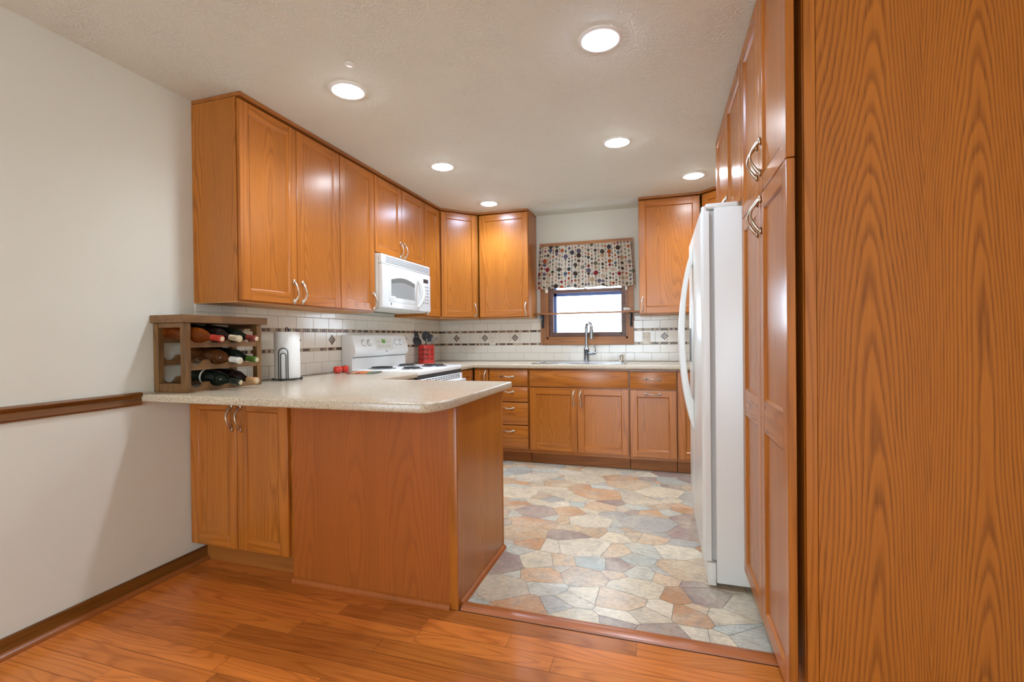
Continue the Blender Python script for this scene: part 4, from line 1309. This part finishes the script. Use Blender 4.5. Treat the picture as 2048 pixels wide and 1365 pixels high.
# ------------------------------------------------------------------ paper towel
tw = (0.152, 2.335, C)
h = thing('paper_towel_holder', 'black wire paper towel holder with arched front arm', 'paper towel holder', tw)
b = MB()
b.tube([(0.085 * math.cos(a), 0.085 * math.sin(a), 0.010) for a in [2 * PI * i / 32 for i in range(32)]], 0.0032, 8, closed=True)
b.tube([(-0.085, 0, 0.010), (0.085, 0, 0.010)], 0.003, 8); b.tube([(0, -0.085, 0.010), (0, 0.085, 0.010)], 0.003, 8)
for a in (0.3, 1.9, 3.5, 5.0): b.ell((0.085 * math.cos(a), 0.085 * math.sin(a), 0.0065), (0.0065, 0.0065, 0.0065), seg=10, rings=6)
b.build('base_ring', BLACK, h)
b = MB(); P = [(0, -0.008, 0.010), (0, -0.008, 0.300)] + [(0.0, -0.012 * math.cos(a), 0.305 + 0.014 * math.sin(a)) for a in [PI * i / 8 for i in range(9)]] + [(0, 0.012, 0.300), (0, 0.012, 0.29)]
b.tube(P, 0.003, 8); b.build('post', BLACK, h)
ca, sa = math.cos(R(-62)), math.sin(R(-62))
def arm(hw, top):
    P = []
    base = (0.083 * ca, 0.083 * sa)
    px, py = -sa, ca
    pts = [(-hw, 0.010), (-hw, top - hw)] + [(-hw * math.cos(t), top - hw + hw * math.sin(t)) for t in [PI * i / 10 for i in range(1, 10)]] + [(hw, top - hw), (hw, 0.010)]
    return [(base[0] + px * u, base[1] + py * u, v) for u, v in pts]
b = MB(); b.tube(arm(0.026, 0.195), 0.0028, 8); b.tube(arm(0.015, 0.165), 0.0026, 8); b.build('arched_arm', BLACK, h)
t = thing('paper_towel_roll', 'white paper towel roll standing on the black wire holder', 'paper towels', (tw[0], tw[1], tw[2] + 0.0135))
b = MB(); b.lathe([(0.019, 0.0), (0.071, 0.0), (0.0725, 0.003), (0.0725, 0.276), (0.071, 0.279), (0.019, 0.279)], seg=40, close=True); b.build('paper', PAPER, t)
b = MB(); b.lathe([(0.0165, 0.001), (0.0188, 0.001), (0.0188, 0.278), (0.0165, 0.278)], seg=24, close=True); b.build('core', CORK, t)

# ------------------------------------------------------------------ red apple shakers and pad
def apple(lab, x, y):
    r = thing('apple_shaker', lab, 'salt shaker', (x, y, C), 0, 'pair of red apple shakers')
    b = MB(); b.lathe([(0, 0.004), (0.010, 0.0), (0.020, 0.003), (0.029, 0.014), (0.032, 0.028), (0.029, 0.041), (0.020, 0.050), (0.010, 0.050), (0, 0.046)], seg=24); b.build('body', REDGL, r)
    b = MB(); b.tube([(0, 0, 0.045), (0.001, 0, 0.054), (0.004, 0, 0.058)], 0.0018, 6); b.build('stem', DKGREY, r)
apple('left one of two glossy red apple shaped shakers beside the range', 0.106, 2.865)
apple('right one of two glossy red apple shaped shakers, next to the range side', 0.105, 2.945)
hp = thing('pot_holder', 'striped pot holder lying flat on the worktop beside the range', 'pot holder', (0.285, 2.925, C), R(12))
b = MB(); b.box(-0.105, 0.105, -0.075, 0.075, 0.0005, 0.010, 0.004, 0, 2); b.build('pad', PAD, hp)
b = MB(); b.tube([(0.10 + 0.018 * math.sin(t), 0.016 * math.cos(t), 0.005) for t in [PI * i / 8 for i in range(9)]], 0.0025, 6); b.build('loop', FOIL['green'], hp)

# ------------------------------------------------------------------ utensil crock
CX, CY = 0.112, 4.205
def crock():
    root = thing('utensil_crock', 'red metal utensil holder pierced with scrollwork, right of the range', 'utensil holder', (CX, CY, C))
    r, Hc = 0.078, 0.178
    NA, NZ = 220, 90
    b = MB(); bm = b.bm
    V = [[bm.verts.new((r * math.cos(2 * PI * i / NA), r * math.sin(2 * PI * i / NA), 0.004 + (Hc - 0.004) * j / NZ)) for i in range(NA)] for j in range(NZ + 1)]
    per = 2 * PI * r / 10
    def hole(s, z):
        if z < 0.028 or z > Hc - 0.022: return False
        u = (s % per) - per / 2
        hgt = (Hc - 0.05) / 3
        k = int((z - 0.028) / hgt)
        w_ = (z - 0.028) % hgt - hgt / 2
        mir = 1 if (int(s / per) + k) % 2 else -1
        u *= mir
        # spiral band
        rr = math.hypot(u, w_); an = math.atan2(w_, u) % (2 * PI)
        if rr < 0.0035: return True
        if rr < 0.0185:
            q = (rr - 0.0035) / 0.0072 - an / (2 * PI)
            if abs(q - round(q)) < 0.30 and 0.004 < rr: return True
        if abs(u) > per / 2 - 0.0028 and abs(w_) < 0.010: return True
        return False
    for j in range(NZ):
        for i in range(NA):
            s = (i + 0.5) / NA * 2 * PI * r; z = 0.004 + (Hc - 0.004) * (j + 0.5) / NZ
            if hole(s, z): continue
            f = bm.faces.new((V[j][i], V[j][(i + 1) % NA], V[j + 1][(i + 1) % NA], V[j + 1][i])); f.smooth = True
    for v in [v for v in bm.verts if not v.link_faces]: bm.verts.remove(v)
    o = b.build('pierced_wall', RED, root, norm=False)
    md = o.modifiers.new('thickness', 'SOLIDIFY'); md.thickness = 0.003; md.offset = -1
    b = MB()
    b.lathe([(0, 0.001), (r + 0.006, 0.001), (r + 0.007, 0.006), (r + 0.001, 0.010), (r - 0.002, 0.008), (0, 0.008)], seg=40); b.build('base', RED, root)
    b = MB(); b.tube([(r * math.cos(a), r * math.sin(a), Hc) for a in [2 * PI * i / 40 for i in range(40)]], 0.0035, 8, closed=True); b.build('rim', RED, root)
crock()
def utensil(name, lab, cat, lean, az, L, head, mat, hm=None):
    """stands in the crock, leaning by lean toward azimuth az; head mesh built at the top of the handle"""
    e = Quaternion((-math.sin(az) * 0, 0, 1), 0)
    ax = Vector((-math.sin(az), math.cos(az), 0))
    q = Quaternion(ax, lean)
    start = Vector((CX - 0.055 * math.cos(az), CY - 0.055 * math.sin(az), C + 0.012))
    root = thing(name, lab, cat, start, 0, 'utensils in the red holder')
    root.rotation_euler = q.to_euler()
    b = MB(); b.tube([(0, 0, 0), (0, 0, L * 0.5), (0, 0, L)], [0.006, 0.005, 0.0042], 10); b.build('shaft', hm or mat, root)
    head(L, root, mat, az)
    return root
def face_q(az):   # heads turned to face the room, whatever way they lean
    return Quaternion((0, 0, 1), R(-25)).to_matrix()
def spoon_head(L, root, mat, az, rx=0.031, rz=0.046, slots=False):
    b = MB()
    n = Vector((math.cos(R(-60)), math.sin(R(-60)), 0)); t = Vector((-n.y, n.x, 0))
    NR, NA = 6, 24
    rings = []
    for k in range(NR + 1):
        f = k / NR
        rings.append([t * (rx * f * math.cos(2 * PI * i / NA)) + Vector((0, 0, L + rz * 0.9 + rz * f * math.sin(2 * PI * i / NA))) - n * (0.014 * (1 - f * f)) for i in range(NA)] if k else [Vector((0, 0, L + rz * 0.9)) - n * 0.014])
    vs = [[b.bm.verts.new(p) for p in r_] for r_ in rings]
    for k in range(NR):
        for i in range(NA):
            j = (i + 1) % NA
            if slots and k in (2, 3) and i % 3 == 0 and (2 <= i <= 10 or 14 <= i <= 22): continue
            if k == 0: b.bm.faces.new((vs[0][0], vs[1][i], vs[1][j]))
            else: b.bm.faces.new((vs[k][i], vs[k + 1][i], vs[k + 1][j], vs[k][j]))
    for f in b.bm.faces: f.smooth = True
    o = b.build('bowl', mat, root, norm=False)
    md = o.modifiers.new('thickness', 'SOLIDIFY'); md.thickness = 0.003
def slotted(L, root, mat, az): spoon_head(L, root, mat, az, 0.040, 0.056, True)
def solid(L, root, mat, az): spoon_head(L, root, mat, az, 0.035, 0.048)
def ladle(L, root, mat, az): spoon_head(L, root, mat, az, 0.036, 0.036)
def flat(L, root, mat, az):
    n = Vector((math.cos(R(-60)), math.sin(R(-60)), 0)); t = Vector((-n.y, n.x, 0))
    b = MB()
    pts = [t * u + Vector((0, 0, L + v)) for u, v in [(-0.012, 0), (0.012, 0), (0.034, 0.025), (0.037, 0.085), (-0.037, 0.085), (-0.034, 0.025)]]
    b.prism(pts, n * 0.003); b.build('blade', mat, root)
def tongs(L, root, mat, az):
    n = Vector((math.cos(R(-60)), math.sin(R(-60)), 0)); t = Vector((-n.y, n.x, 0))
    b = MB()
    for s in (-1, 1):
        b.tube([Vector((0, 0, L - 0.02)), t * (s * 0.014) + Vector((0, 0, L + 0.03)), t * (s * 0.020) + Vector((0, 0, L + 0.07))], [0.004, 0.007, 0.009], 8)
    for s in (-1, 0, 1): b.tube([t * 0.022 + Vector((0, 0, L + 0.062)), t * (0.022 + 0.01 * s) + Vector((0, 0, L + 0.085))], 0.003, 6)
    b.build('jaw', mat, root)
utensil('slotted_spoon', 'black slotted spoon leaning left, tallest in the red holder', 'cooking utensil', R(33), R(207), 0.262, slotted, UTB)
utensil('serving_spoon', 'plain black spoon leaning left below the slotted spoon', 'cooking utensil', R(35), R(222), 0.205, solid, UTB)
utensil('cooking_spoon', 'dark grey solid spoon at the front middle of the red holder', 'cooking utensil', R(7), R(-50), 0.215, solid, plain('charcoal_nylon', (58, 60, 62), 0.4), NICKEL)
utensil('spatula', 'black flat turner standing at the back of the red holder', 'cooking utensil', R(18), R(50), 0.205, flat, UTB)
utensil('ladle', 'black ladle behind the dark grey spoon in the red holder', 'cooking utensil', R(12), R(165), 0.238, ladle, UTB, NICKEL)
utensil('tongs', 'grey tongs leaning right out of the red holder', 'cooking utensil', R(30), R(15), 0.215, tongs, UTG, NICKEL)
